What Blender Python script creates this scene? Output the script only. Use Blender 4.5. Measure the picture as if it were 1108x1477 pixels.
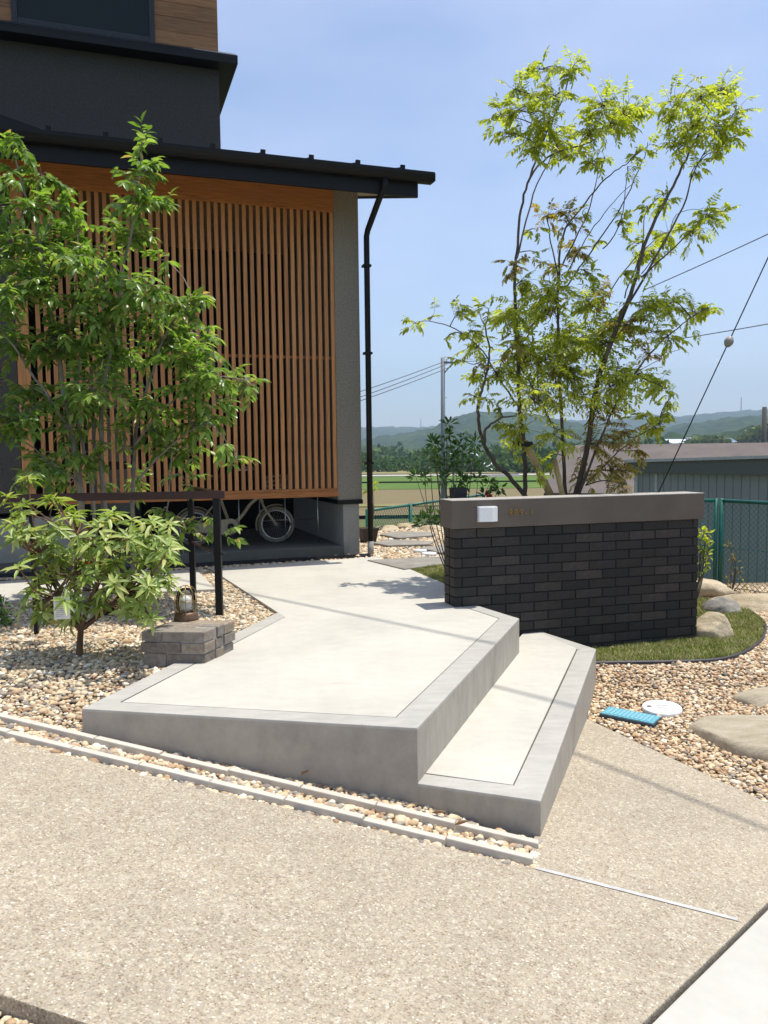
import bpy, bmesh, math, random
import numpy as np
from mathutils import Vector, Matrix
for o in list(bpy.data.objects): bpy.data.objects.remove(o)
S = bpy.context.scene
COL = S.collection
rad = math.radians

# ------------------------------------------------------------------ camera
PW, PH, F, PITCH, ROLL, CAMZ = 1108, 1477, 1170.0, 4.25, 0.70, 1.08
_p, _r = rad(PITCH), rad(ROLL)
_f = np.array([0, math.cos(_p), -math.sin(_p)]); _x = np.array([1., 0, 0]); _u = np.cross(_x, _f)
CR = _x*math.cos(_r) - _u*math.sin(_r); CU = _u*math.cos(_r) + _x*math.sin(_r); CF = _f
cam = bpy.data.cameras.new('camera'); camo = bpy.data.objects.new('camera', cam); COL.objects.link(camo)
camo.matrix_world = Matrix(((CR[0], CU[0], -CF[0], 0), (CR[1], CU[1], -CF[1], 0), (CR[2], CU[2], -CF[2], CAMZ), (0, 0, 0, 1)))
cam.sensor_fit = 'VERTICAL'; cam.sensor_height = 36; cam.sensor_width = 27; cam.lens = F/PH*36
cam.clip_start = 0.05; cam.clip_end = 20000
S.camera = camo
S.render.resolution_x, S.render.resolution_y = 768, 1024

# ------------------------------------------------------------------ sky and sun
SUN_EL, SUN_AZ = rad(75), rad(18)          # azimuth counted from +X towards +Y
SD = Vector((math.cos(SUN_EL)*math.cos(SUN_AZ), math.cos(SUN_EL)*math.sin(SUN_AZ), math.sin(SUN_EL)))
wd = bpy.data.worlds.new('World'); S.world = wd; wd.use_nodes = True
nt = wd.node_tree; nt.nodes.clear()
sky = nt.nodes.new('ShaderNodeTexSky'); sky.sky_type = 'NISHITA'; sky.sun_disc = False
sky.sun_elevation = SUN_EL; sky.sun_rotation = math.pi/2 - SUN_AZ
sky.air_density = 1.0; sky.dust_density = 1.2; sky.ozone_density = 3.0; sky.altitude = 50
tc = nt.nodes.new('ShaderNodeTexCoord'); mp = nt.nodes.new('ShaderNodeMapping'); mp.inputs['Scale'].default_value = (1.2, 1.2, 3.2)
nz = nt.nodes.new('ShaderNodeTexNoise'); nz.inputs['Scale'].default_value = 1.7; nz.inputs['Detail'].default_value = 5; nz.inputs['Roughness'].default_value = .5
rp = nt.nodes.new('ShaderNodeValToRGB'); rp.color_ramp.elements[0].position = .30; rp.color_ramp.elements[1].position = .86
rp.color_ramp.elements[1].color = (.50, .50, .50, 1)
mx = nt.nodes.new('ShaderNodeMix'); mx.data_type = 'RGBA'; mx.inputs['B'].default_value = (5.9, 5.9, 7.2, 1)
bg = nt.nodes.new('ShaderNodeBackground'); bg.inputs['Strength'].default_value = 0.15
wo = nt.nodes.new('ShaderNodeOutputWorld'); L = nt.links
L.new(tc.outputs['Generated'], mp.inputs['Vector']); L.new(mp.outputs['Vector'], nz.inputs['Vector']); L.new(nz.outputs['Fac'], rp.inputs['Fac'])
L.new(rp.outputs['Color'], mx.inputs['Factor']); L.new(sky.outputs['Color'], mx.inputs['A']); L.new(mx.outputs['Result'], bg.inputs['Color'])
L.new(bg.outputs['Background'], wo.inputs['Surface'])
sl = bpy.data.lights.new('sun', 'SUN'); sl.energy = 4.3; sl.angle = rad(.53); sl.color = (1, .945, .85)
so = bpy.data.objects.new('sun', sl); COL.objects.link(so); so.rotation_euler = SD.to_track_quat('Z', 'Y').to_euler(); so.location = (5, 5, 30)
S.view_settings.view_transform = 'Standard'; S.view_settings.look = 'None'; S.view_settings.exposure = 0.36; S.view_settings.gamma = 1
S.render.engine = 'CYCLES'
S.cycles.max_bounces = 7; S.cycles.diffuse_bounces = 3; S.cycles.glossy_bounces = 3; S.cycles.transmission_bounces = 4; S.cycles.volume_bounces = 0; S.cycles.transparent_max_bounces = 6

# ------------------------------------------------------------------ pixel helpers (directions only; depth from planes)
def ray(x, y):
    d = CF*F + CR*(x-PW/2) - CU*(y-PH/2); return d/d[1]
def uz(x, y, z):                              # on a level plane
    d = ray(x, y); t = (z-CAMZ)/d[2]; return np.array([d[0]*t, t, z])
def uy(x, y, Y):                              # at a depth
    d = ray(x, y); return np.array([d[0]*Y, Y, CAMZ+d[2]*Y])
PA, PB, PC = -.36+.141*.57+.029*2.93, -.141, -.029       # driveway plane
def PZ(x, y): return PA + PB*x + PC*y
def up_(x, y, dz=0):                          # on the driveway plane
    d = ray(x, y); t = (PA+dz-CAMZ)/(d[2]-PB*d[0]-PC); return np.array([d[0]*t, t, CAMZ+d[2]*t])

# ------------------------------------------------------------------ materials
MATS = {}
class N:
    def __init__(s, name):
        s.m = bpy.data.materials.new(name); s.m.use_nodes = True; s.t = s.m.node_tree; s.b = s.t.nodes['Principled BSDF']; MATS[name] = s.m
        s.out = s.t.nodes['Material Output']
    def n(s, typ, **kw):
        nd = s.t.nodes.new(typ)
        for k, v in kw.items():
            if k in nd.inputs: nd.inputs[k].default_value = v
            else: setattr(nd, k, v)
        return nd
    def l(s, a, b): s.t.links.new(a, b)
    def obj(s): return s.n('ShaderNodeTexCoord').outputs['Object']
    def noise(s, scale, detail=4, rough=.55, vec=None, stretch=None):
        v = vec or s.obj()
        if stretch:
            mp = s.n('ShaderNodeMapping'); mp.inputs['Scale'].default_value = stretch; s.l(v, mp.inputs['Vector']); v = mp.outputs['Vector']
        nd = s.n('ShaderNodeTexNoise', Scale=scale, Detail=detail, Roughness=rough); s.l(v, nd.inputs['Vector']); return nd.outputs['Fac']
    def ramp(s, fac, stops, const=False):
        r = s.n('ShaderNodeValToRGB'); cr = r.color_ramp
        if const: cr.interpolation = 'CONSTANT'
        while len(cr.elements) > 1: cr.elements.remove(cr.elements[-1])
        cr.elements[0].position = stops[0][0]; cr.elements[0].color = (*stops[0][1], 1)
        for p, c in stops[1:]:
            e = cr.elements.new(p); e.color = (*c, 1)
        s.l(fac, r.inputs['Fac']); return r.outputs['Color']
    def mix(s, fac, a, b, mode='MIX'):
        m = s.n('ShaderNodeMix'); m.data_type = 'RGBA'; m.blend_type = mode
        for inp, v in (('Factor', fac), ('A', a), ('B', b)):
            if isinstance(v, (int, float)): m.inputs[inp].default_value = v
            elif isinstance(v, tuple): m.inputs[inp].default_value = (*v, 1)
            else: s.l(v, m.inputs[inp])
        return m.outputs['Result']
    def col(s, c):
        if isinstance(c, tuple): s.b.inputs['Base Color'].default_value = (*c, 1)
        else: s.l(c, s.b.inputs['Base Color'])
    def bump(s, h, dist=.002, strength=.6):
        b = s.n('ShaderNodeBump', Strength=strength, Distance=dist); s.l(h, b.inputs['Height']); s.l(b.outputs['Normal'], s.b.inputs['Normal'])
    def rough(s, r, spec=.5, metal=0):
        s.b.inputs['Roughness'].default_value = r; s.b.inputs['Specular IOR Level'].default_value = spec; s.b.inputs['Metallic'].default_value = metal
def simple(name, c, r=.6, metal=0, spec=.5, var=.12, scale=30, bump=0, bscale=200):
    n = N(name); v = n.noise(scale)
    lo = tuple(x*(1-var*1.6) for x in c); hi = tuple(x*(1+var*1.6) for x in c)
    n.col(n.ramp(v, [(.28, lo), (.72, hi)])); n.rough(r, spec, metal)
    if bump: n.bump(n.noise(bscale, 3), bump)
    return n.m
def M(k): return MATS[k]

def concrete(name, base, mott, r=.75, spk=True, streak=.0):
    n = N(name)
    a = n.noise(1.7, 6, .6); b = n.noise(14, 4, .6); c = n.noise(90, 3, .6)
    lo = tuple(x*(1-mott) for x in base); hi = tuple(min(x*(1+mott*.6), .9) for x in base)
    col = n.ramp(a, [(.3, lo), (.52, base), (.72, hi)])
    col = n.mix(.35, col, n.ramp(b, [(.3, tuple(x*.86 for x in base)), (.7, tuple(min(.9, x*1.08) for x in base))]))
    if streak:
        st = n.noise(5, 6, .7, stretch=(1.2, 4, 1.2))
        col = n.mix(streak, col, n.ramp(st, [(.35, tuple(x*.6 for x in base)), (.6, base), (.75, tuple(min(.9, x*1.3) for x in base))]))
    if spk:
        vo = n.n('ShaderNodeTexVoronoi', Scale=9.0); n.l(n.obj(), vo.inputs['Vector'])
        col = n.mix(n.ramp(vo.outputs['Distance'], [(0, (1, 1, 1)), (.022, (1, 1, 1)), (.03, (0, 0, 0))]), col, tuple(x*.45 for x in base))
    n.col(col); n.rough(r, .35); n.bump(c, .0012, .35); return n.m
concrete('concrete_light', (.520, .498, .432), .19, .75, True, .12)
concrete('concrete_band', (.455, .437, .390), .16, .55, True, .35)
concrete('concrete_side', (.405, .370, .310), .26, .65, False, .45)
concrete('concrete_curb', (.54, .495, .42), .10, .9, False)
concrete('concrete_road', (.47, .455, .41), .16, .85)
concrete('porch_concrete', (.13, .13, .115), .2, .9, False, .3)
concrete('concrete_grey', (.30, .295, .27), .15, .85, False, .3)
simple('joint_dark', (.10, .09, .065), .9)
simple('joint_light', (.46, .455, .43), .8)

n = N('aggregate')
vo = n.n('ShaderNodeTexVoronoi', Scale=200.0); n.l(n.obj(), vo.inputs['Vector'])
sep = n.n('ShaderNodeSeparateColor'); n.l(vo.outputs['Color'], sep.inputs['Color'])
c1 = n.ramp(sep.outputs['Red'], [(0, (.23, .165, .11)), (.08, (.31, .255, .195)), (.28, (.385, .325, .245)), (.55, (.43, .365, .275)), (.74, (.34, .30, .25)), (.88, (.51, .445, .345)), (.975, (.72, .66, .55))], True)
vo2 = n.n('ShaderNodeTexVoronoi', Scale=70.0); n.l(n.obj(), vo2.inputs['Vector'])
sep2 = n.n('ShaderNodeSeparateColor'); n.l(vo2.outputs['Color'], sep2.inputs['Color'])
c2 = n.ramp(sep2.outputs['Green'], [(0, (.24, .20, .16)), (.18, (.40, .35, .28)), (.6, (.43, .385, .31)), (.9, (.68, .64, .55))], True)
c3 = n.mix(.22, c1, c2)
c3 = n.mix(1.0, c3, n.ramp(n.noise(1.1, 5, .6), [(.3, (.90, .905, .885)), (.5, (.97, .975, .95)), (.7, (1.04, 1.04, 1.01))]), 'MULTIPLY')
c3 = n.mix(1.0, c3, n.ramp(n.noise(7, 4, .6), [(.3, (.94, .935, .92)), (.7, (1.05, 1.05, 1.04))]), 'MULTIPLY')
n.col(c3); n.rough(.8, .3); n.bump(vo.outputs['Distance'], .003, .45)

def pebble_mat(name, stops):
    n = N(name); g = n.n('ShaderNodeNewGeometry')
    col = n.ramp(g.outputs['Random Per Island'], stops, True)
    n.col(n.mix(.35, col, n.ramp(n.noise(160, 3), [(.3, (.2, .15, .1)), (.7, (.8, .72, .58))]), 'OVERLAY')); n.rough(.72, .35)
    n.bump(n.noise(300, 2), .001, .4)
PS = [(0, (.54, .44, .30)), (.16, (.66, .57, .42)), (.32, (.44, .32, .20)), (.44, (.34, .305, .265)), (.54, (.60, .49, .345)), (.68, (.78, .73, .62)), (.78, (.34, .225, .14)), (.86, (.21, .195, .18)), (.92, (.63, .53, .38))]
pebble_mat('pebble', PS)
pebble_mat('pebble_warm', [(p, (c[0]*1.03, c[1]*.97, c[2]*.92)) for p, c in PS])
n = N('sand'); n.col(n.ramp(n.noise(90, 4), [(.3, (.12, .085, .05)), (.7, (.36, .27, .16))])); n.rough(1, .1); n.bump(n.noise(120, 3), .006, .8)
n = N('soil'); n.col(n.ramp(n.noise(40, 5), [(.3, (.035, .022, .013)), (.7, (.11, .075, .045))])); n.rough(1, .1); n.bump(n.noise(60, 4), .01, .8)

def wood(name, c, stretch, r=.6):
    n = N(name); v = n.noise(6, 6, .6, stretch=stretch); oi = n.n('ShaderNodeObjectInfo')
    col = n.ramp(v, [(.3, tuple(x*.62 for x in c)), (.5, c), (.72, tuple(x*1.3 for x in c))])
    col = n.mix(1.0, col, n.ramp(oi.outputs['Random'], [(0, (.82, .80, .78)), (1, (1.12, 1.1, 1.08))]), 'MULTIPLY')
    n.col(col); n.rough(r, .35); n.bump(v, .001, .3)
wood('wood_slat', (.48, .222, .085), (14, 14, .6))
wood('wood_beam', (.42, .165, .05), (.8, .8, 14))
wood('wood_siding', (.30, .15, .065), (.7, .7, 12))
wood('wood_soffit', (.50, .30, .16), (2, 8, 2))
wood('bamboo', (.55, .40, .18), (3, 3, 1))
n = N('stucco'); n.col(n.ramp(n.noise(40, 4), [(.3, (.060, .055, .050)), (.7, (.086, .079, .072))])); n.rough(.9, .25); n.bump(n.noise(130, 4, .7), .006, .9)
n = N('stucco_light'); n.col(n.ramp(n.noise(60, 4), [(.3, (.19, .17, .138)), (.7, (.31, .28, .23))])); n.rough(.9, .25); n.bump(n.noise(110, 4, .7), .01, .9)
simple('black_metal', (.006, .006, .007), .5, 0, spec=.28)
simple('dark_frame', (.02, .021, .024), .4, .2)
simple('rail_brown', (.050, .018, .014), .45, .1)
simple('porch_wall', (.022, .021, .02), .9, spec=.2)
simple('steel', (.55, .56, .57), .3, 1)
n = N('brick'); oi = n.n('ShaderNodeObjectInfo')
col = n.ramp(oi.outputs['Random'], [(0, (.011, .0105, .010)), (.4, (.018, .016, .015)), (.8, (.028, .0245, .022)), (1, (.042, .036, .031))])
col = n.mix(1.0, col, n.ramp(n.noise(22, 5, .65), [(.3, (.75, .74, .75)), (.7, (1.45, 1.4, 1.32))]), 'MULTIPLY')
n.col(col); n.rough(.62, .4); n.bump(n.noise(150, 4, .6), .002, .5)
simple('mortar', (.010, .0095, .009), .95)
n = N('coping'); n.col(n.ramp(n.noise(3, 6, .6), [(.3, (.115, .095, .077)), (.7, (.155, .131, .107))])); n.rough(.9, .25); n.bump(n.noise(220, 4, .7), .002, .6)
simple('coping_top', (.36, .335, .30), .9, bump=.002)
simple('brass', (.40, .26, .09), .4, 1)
n = N('lamp_white'); n.col((.82, .82, .82)); n.rough(.25)
n.b.inputs['Subsurface Weight'].default_value = .0
n = N('block_stone'); oi = n.n('ShaderNodeObjectInfo')
col = n.ramp(oi.outputs['Random'], [(0, (.17, .145, .12)), (.5, (.23, .21, .185)), (1, (.31, .25, .185))])
n.col(n.mix(1.0, col, n.ramp(n.noise(30, 6, .7), [(.3, (.62, .6, .58)), (.7, (1.35, 1.33, 1.3))]), 'MULTIPLY')); n.rough(.9, .25); n.bump(n.noise(90, 5, .7), .005, .8)
simple('block_mortar', (.33, .30, .26), .95, bump=.004)
simple('bronze', (.16, .095, .06), .55, .6)
def glass(name, c=(1, 1, 1), r=.02, mixw=.85):
    n = N(name); t = n.n('ShaderNodeBsdfTransparent'); t.inputs['Color'].default_value = (*c, 1)
    g = n.n('ShaderNodeBsdfGlossy', Roughness=r); m = n.n('ShaderNodeMixShader'); lw = n.n('ShaderNodeLayerWeight', Blend=.35)
    n.l(lw.outputs['Fresnel'], m.inputs['Fac']); n.l(t.outputs[0], m.inputs[1]); n.l(g.outputs[0], m.inputs[2]); n.l(m.outputs[0], n.out.inputs['Surface'])
glass('glass_clear', (.93, .93, .90))
n = N('glass_dark'); n.col((.008, .014, .013)); n.rough(.08, .25)
simple('cream_paint', (.42, .37, .25), .4, .0)
simple('tyre', (.22, .20, .155), .8)
simple('tyre_black', (.015, .015, .015), .8)
simple('black_plastic', (.014, .014, .017), .5)
simple('terracotta_dark', (.055, .038, .03), .7)
simple('fence_green', (.006, .115, .085), .4, .1)
simple('fence_wire', (.02, .13, .10), .5, .1)
simple('wire_dull', (.10, .14, .13), .5, .3)
n = N('shed_wall'); n.col(n.ramp(n.noise(.8, 5), [(.3, (.235, .255, .265)), (.7, (.29, .305, .315))])); n.rough(.5, .4)
simple('shed_fascia', (.10, .11, .105), .6)
simple('shed_trim', (.42, .44, .44), .5)
n = N('brown_roof'); n.col(n.ramp(n.noise(1.2, 5), [(.3, (.105, .086, .076)), (.7, (.15, .125, .112))])); n.rough(.8, .3)
simple('brown_wall', (.11, .075, .05), .8)
simple('house_white', (.62, .62, .60), .7)
simple('house_cream', (.45, .42, .36), .7)
simple('roof_pale', (.62, .66, .70), .4)
simple('roof_blue', (.16, .20, .27), .5)
simple('roof_dark', (.07, .07, .075), .6)
simple('pane_dark', (.02, .025, .03), .2)
simple('pole_grey', (.16, .18, .20), .6)
simple('pole_dark', (.06, .055, .05), .8)
simple('cable', (.012, .012, .013), .6)
simple('cable_light', (.10, .105, .115), .6)
simple('insulator', (.30, .27, .24), .5)
n = N('rock'); n.col(n.ramp(n.noise(5, 8, .65), [(.25, (.22, .17, .11)), (.42, (.46, .375, .24)), (.60, (.60, .50, .345)), (.78, (.72, .645, .50))])); n.rough(.9, .25); n.bump(n.noise(24, 9, .75), .03, .9)
n = N('rock_grey'); n.col(n.ramp(n.noise(6, 8, .65), [(.25, (.13, .125, .11)), (.55, (.30, .28, .24)), (.78, (.46, .43, .37))])); n.rough(.9, .25); n.bump(n.noise(24, 9, .75), .03, .9)
n = N('slab_stone'); n.col(n.ramp(n.noise(5, 9, .72, stretch=(1, 4, 1)), [(.25, (.31, .265, .185)), (.5, (.47, .405, .295)), (.75, (.585, .53, .42))])); n.rough(.9, .25); n.bump(n.noise(16, 9, .75, stretch=(1, 3, 1)), .022, .9)
n = N('paver'); n.col(n.ramp(n.noise(5, 6, .6), [(.3, (.20, .185, .16)), (.7, (.31, .29, .25))])); n.rough(.9, .25); n.bump(n.noise(80, 5), .003, .6)
simple('cover_blue', (.12, .35, .44), .5, 0, var=.2, scale=60)
simple('cover_blue_pale', (.19, .43, .51), .5)
simple('cover_rim', (.035, .06, .075), .6)
simple('cover_white', (.74, .74, .73), .5)
simple('mark_grey', (.16, .17, .18), .6)
simple('edging', (.05, .045, .05), .6)
simple('card_white', (.72, .71, .68), .7)
simple('card_ink', (.30, .30, .30), .8)
simple('flower_red', (.50, .02, .03), .5)
simple('bulb', (.72, .72, .70), .4)

def leaf_mat(name, stops, transl=.45, r=.42, spec=.5):
    n = N(name); g = n.n('ShaderNodeNewGeometry')
    col = n.ramp(g.outputs['Random Per Island'], stops)
    n.col(col); n.rough(r, spec)
    t = n.n('ShaderNodeBsdfTranslucent'); n.l(n.mix(1.0, col, (1.25, 1.35, .55), 'MULTIPLY'), t.inputs['Color'])
    m = n.n('ShaderNodeMixShader', Fac=transl); n.l(n.b.outputs[0], m.inputs[1]); n.l(t.outputs[0], m.inputs[2]); n.l(m.outputs[0], n.out.inputs['Surface'])
leaf_mat('leaf_left', [(0, (.10, .175, .035)), (.4, (.17, .28, .055)), (.75, (.255, .385, .09)), (.93, (.36, .47, .15)), (1, (.48, .31, .14))], .5, .32)
leaf_mat('leaf_right', [(0, (.25, .30, .035)), (.4, (.40, .44, .055)), (.8, (.50, .52, .085)), (1, (.58, .58, .13))], .62)
leaf_mat('leaf_brown', [(0, (.24, .14, .05)), (.35, (.36, .23, .09)), (.6, (.36, .33, .07)), (.85, (.42, .40, .08)), (1, (.48, .33, .15))], .5)
leaf_mat('leaf_dark', [(0, (.03, .075, .015)), (.6, (.06, .14, .025)), (1, (.13, .24, .04))], .35)
leaf_mat('leaf_wood', [(0, (.03, .062, .016)), (.5, (.055, .11, .026)), (.85, (.085, .15, .036)), (1, (.14, .20, .055))], .2, .8, .1)
leaf_mat('leaf_wood_pale', [(0, (.07, .11, .03)), (.5, (.12, .16, .045)), (1, (.18, .21, .07))], .2, .8, .1)
leaf_mat('grass', [(0, (.08, .115, .02)), (.5, (.15, .19, .035)), (.8, (.24, .25, .07)), (1, (.40, .36, .17))], .35, .7, .2)
n = N('grass_patchy'); g = n.n('ShaderNodeNewGeometry')
ca_ = n.ramp(g.outputs['Random Per Island'], [(0, (.14, .18, .035)), (.5, (.25, .29, .055)), (.85, (.38, .39, .11)), (1, (.58, .52, .27))])
cb_ = n.ramp(g.outputs['Random Per Island'], [(0, (.27, .27, .08)), (.5, (.43, .40, .17)), (1, (.62, .55, .32))])
n.col(n.mix(n.ramp(n.noise(6, 5, .65), [(.42, (0, 0, 0)), (.66, (1, 1, 1))]), ca_, cb_)); n.rough(.8, .15)
n = N('leaf_shrub'); oi = n.n('ShaderNodeObjectInfo'); g = n.n('ShaderNodeNewGeometry')
rnd = n.n('ShaderNodeMath', operation='FRACT'); ad = n.n('ShaderNodeMath', operation='ADD'); n.l(oi.outputs['Random'], ad.inputs[0]); n.l(g.outputs['Random Per Island'], ad.inputs[1]); n.l(ad.outputs[0], rnd.inputs[0])
col = n.ramp(rnd.outputs[0], [(0, (.16, .23, .05)), (.35, (.27, .37, .075)), (.7, (.38, .47, .115)), (.92, (.48, .52, .17)), (1, (.54, .48, .20))]); n.col(col); n.rough(.42, .5)
t = n.n('ShaderNodeBsdfTranslucent'); n.l(n.mix(1.0, col, (1.2, 1.3, .55), 'MULTIPLY'), t.inputs['Color'])
m_ = n.n('ShaderNodeMixShader', Fac=.38); n.l(n.b.outputs[0], m_.inputs[1]); n.l(t.outputs[0], m_.inputs[2]); n.l(m_.outputs[0], n.out.inputs['Surface'])
def bark(name, a, b, sc=25):
    n = N(name); v = n.noise(sc, 6, .65, stretch=(1, 1, .3)); n.col(n.ramp(v, [(.3, a), (.7, b)])); n.rough(.9, .2); n.bump(v, .004, .7)
bark('bark_dark', (.06, .045, .035), (.17, .135, .105)); bark('bark_pale', (.13, .11, .085), (.36, .32, .26)); bark('bark_shrub', (.10, .06, .04), (.22, .14, .09))
n = N('lawn_base'); n.col(n.ramp(n.noise(14, 5), [(.3, (.15, .17, .045)), (.7, (.30, .29, .11))])); n.rough(1, .1)
n = N('terrain'); n.col(n.ramp(n.noise(.06, 6, .6), [(.3, (.05, .085, .022)), (.5, (.09, .11, .035)), (.7, (.16, .125, .075))])); n.rough(1, .1)
n = N('field_green'); n.col(n.ramp(n.noise(.25, 6, .65, stretch=(.3, 1, 1)), [(.3, (.065, .125, .022)), (.7, (.125, .185, .04))])); n.rough(1, .1)
n = N('field_brown'); n.col(n.ramp(n.noise(.25, 6, .65, stretch=(.25, 1, 1)), [(.3, (.15, .12, .06)), (.5, (.19, .15, .08)), (.7, (.13, .16, .05))])); n.rough(1, .1)
n = N('field_yellow'); n.col(n.ramp(n.noise(.4, 6, .65, stretch=(.25, 1, 1)), [(.3, (.17, .16, .06)), (.7, (.30, .265, .13))])); n.rough(1, .1)
simple('field_track', (.40, .37, .30), .9)
n = N('forest_hill'); vv = n.n('ShaderNodeTexVoronoi', Scale=.11); n.l(n.obj(), vv.inputs['Vector'])
sp = n.n('ShaderNodeSeparateColor'); n.l(vv.outputs['Color'], sp.inputs['Color'])
col = n.ramp(sp.outputs['Red'], [(0, (.010, .024, .010)), (.45, (.020, .042, .014)), (.8, (.038, .066, .02)), (1, (.075, .105, .032))])
n.col(n.mix(.5, col, n.ramp(n.noise(.012, 5), [(.35, (.012, .03, .011)), (.65, (.05, .075, .024))]))); n.rough(1, .05)

# ------------------------------------------------------------------ mesh helpers
def tag(o, label=None, cat=None, group=None, kind=None):
    if label: o['label'] = label
    if cat: o['category'] = cat
    if group: o['group'] = group
    if kind: o['kind'] = kind
    return o
def link(name, me, mat=None, parent=None):
    o = bpy.data.objects.new(name, me); COL.objects.link(o)
    if mat and me and not me.materials: me.materials.append(M(mat) if isinstance(mat, str) else mat)
    if parent is not None:
        o.parent = parent
    return o
def thing(name, label, cat, loc=(0, 0, 0), rz=0, group=None):
    o = bpy.data.objects.new(name, None); COL.objects.link(o); o.location = tuple(float(c) for c in loc); o.rotation_euler = (0, 0, rz); o.empty_display_size = .1
    return tag(o, label, cat, group)
def wchild(name, me, mat, parent):            # a mesh in world coordinates under an unrotated thing (or its part)
    o = link(name, me, mat, parent); p = parent; off = Vector((0, 0, 0))
    while p is not None: off += Vector(p.location); p = p.parent
    o.location = -off; return o
def npmesh(name, V, Fc, smooth=False):
    V = np.asarray(V, np.float32); Fc = np.asarray(Fc, np.int32); k = Fc.shape[1]
    me = bpy.data.meshes.new(name); me.vertices.add(len(V)); me.vertices.foreach_set('co', V.ravel())
    me.loops.add(Fc.size); me.loops.foreach_set('vertex_index', Fc.ravel())
    me.polygons.add(len(Fc)); me.polygons.foreach_set('loop_start', np.arange(0, Fc.size, k, dtype=np.int32))
    try: me.polygons.foreach_set('loop_total', np.full(len(Fc), k, np.int32))
    except Exception: pass
    if smooth: me.polygons.foreach_set('use_smooth', np.ones(len(Fc), bool))
    me.update(calc_edges=True); me.validate(); return me
def bmmesh(name, bm, smooth=False):
    bmesh.ops.recalc_face_normals(bm, faces=bm.faces[:])
    me = bpy.data.meshes.new(name); bm.to_mesh(me); bm.free()
    if smooth:
        for p in me.polygons: p.use_smooth = True
    return me
def b_box(bm, a, b, rot=None, bev=0):
    x0, y0, z0 = a; x1, y1, z1 = b
    co = [(x0, y0, z0), (x1, y0, z0), (x1, y1, z0), (x0, y1, z0), (x0, y0, z1), (x1, y0, z1), (x1, y1, z1), (x0, y1, z1)]
    if rot is not None: co = [rot @ Vector(c) for c in co]
    vs = [bm.verts.new(c) for c in co]
    fs = [bm.faces.new([vs[i] for i in q]) for q in ((3, 2, 1, 0), (4, 5, 6, 7), (0, 1, 5, 4), (1, 2, 6, 5), (2, 3, 7, 6), (3, 0, 4, 7))]
    if bev:
        es = list({e for f in fs for e in f.edges}); bmesh.ops.bevel(bm, geom=es, offset=bev, segments=2, affect='EDGES', profile=.6)
def boxm(name, a, b, bev=0, rot=None):
    bm = bmesh.new(); b_box(bm, a, b, rot, bev); return bmmesh(name, bm)
def b_prism(bm, poly, z0, z1, bev=0):         # z0/z1 numbers or functions
    f0 = z0 if callable(z0) else (lambda x, y: z0); f1 = z1 if callable(z1) else (lambda x, y: z1)
    lo = [bm.verts.new((p[0], p[1], f0(p[0], p[1]))) for p in poly]; hi = [bm.verts.new((p[0], p[1], f1(p[0], p[1]))) for p in poly]
    k = len(poly); bm.faces.new(lo[::-1]); top = bm.faces.new(hi)
    for i in range(k): bm.faces.new((lo[i], lo[(i+1) % k], hi[(i+1) % k], hi[i]))
    if bev: bmesh.ops.bevel(bm, geom=list(top.edges), offset=bev, segments=2, affect='EDGES', profile=.6)
def prism(name, poly, z0, z1, bev=0):
    bm = bmesh.new(); b_prism(bm, poly, z0, z1, bev); return bmmesh(name, bm)
def tube_arrays(pts, rs, sides=6, cap=True):
    P = np.array(pts, float); k = len(P); R = np.full(k, rs, float) if np.isscalar(rs) else np.array(rs, float)
    T = np.gradient(P, axis=0); T /= np.linalg.norm(T, axis=1)[:, None]+1e-12
    ref = np.array([0, 0, 1.]) if abs(T[0][2]) < .9 else np.array([1., 0, 0])
    V = []; a = np.linspace(0, 2*math.pi, sides, endpoint=False); nv = ref
    for i in range(k):
        nv = nv - T[i]*(nv@T[i]); nv /= np.linalg.norm(nv)+1e-12; bv = np.cross(T[i], nv)
        V.append(P[i] + R[i]*(np.cos(a)[:, None]*nv + np.sin(a)[:, None]*bv))
    V = np.concatenate(V); Q = []
    for i in range(k-1):
        for j in range(sides):
            j2 = (j+1) % sides; Q.append((i*sides+j, i*sides+j2, (i+1)*sides+j2, (i+1)*sides+j))
    if cap:
        for base, fl in ((0, True), ((k-1)*sides, False)):
            for j in range(1, sides-1, 1):
                q = (base, base+j, base+j+1, base+j+1)
                Q.append(q if not fl else (base, base+j+1, base+j, base+j))
    return V, Q
class TB:                                     # collects tubes into one mesh
    def __init__(s): s.V = []; s.Q = []; s.k = 0
    def add(s, pts, rs, sides=6, cap=False):
        V, Q = tube_arrays(pts, rs, sides, cap); s.V.append(V); s.Q += [tuple(i+s.k for i in q) for q in Q]; s.k += len(V); return s
    def mesh(s, name, smooth=True):
        V = np.concatenate(s.V); fs = [q if q[2] != q[3] else q[:3] for q in s.Q]
        me = bpy.data.meshes.new(name); me.from_pydata(V.tolist(), [], fs); me.update()
        if smooth: me.polygons.foreach_set('use_smooth', np.ones(len(me.polygons), bool))
        return me
def tubem(name, pts, rs, sides=8): return TB().add(pts, rs, sides, True).mesh(name)
def lathe(name, prof, segs=24, cap=True):
    bm = bmesh.new(); rings = []
    for r, z in prof: rings.append([bm.verts.new((r*math.cos(2*math.pi*i/segs), r*math.sin(2*math.pi*i/segs), z)) for i in range(segs)])
    for a, b in zip(rings, rings[1:]):
        for i in range(segs): bm.faces.new((a[i], a[(i+1) % segs], b[(i+1) % segs], b[i]))
    if cap: bm.faces.new(rings[0][::-1]); bm.faces.new(rings[-1])
    return bmmesh(name, bm, True)
def ico(sub):
    bm = bmesh.new(); bmesh.ops.create_icosphere(bm, subdivisions=sub, radius=1); bm.verts.ensure_lookup_table()
    V = np.array([v.co[:] for v in bm.verts]); Fc = np.array([[v.index for v in f.verts] for f in bm.faces]); bm.free(); return V, Fc
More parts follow.
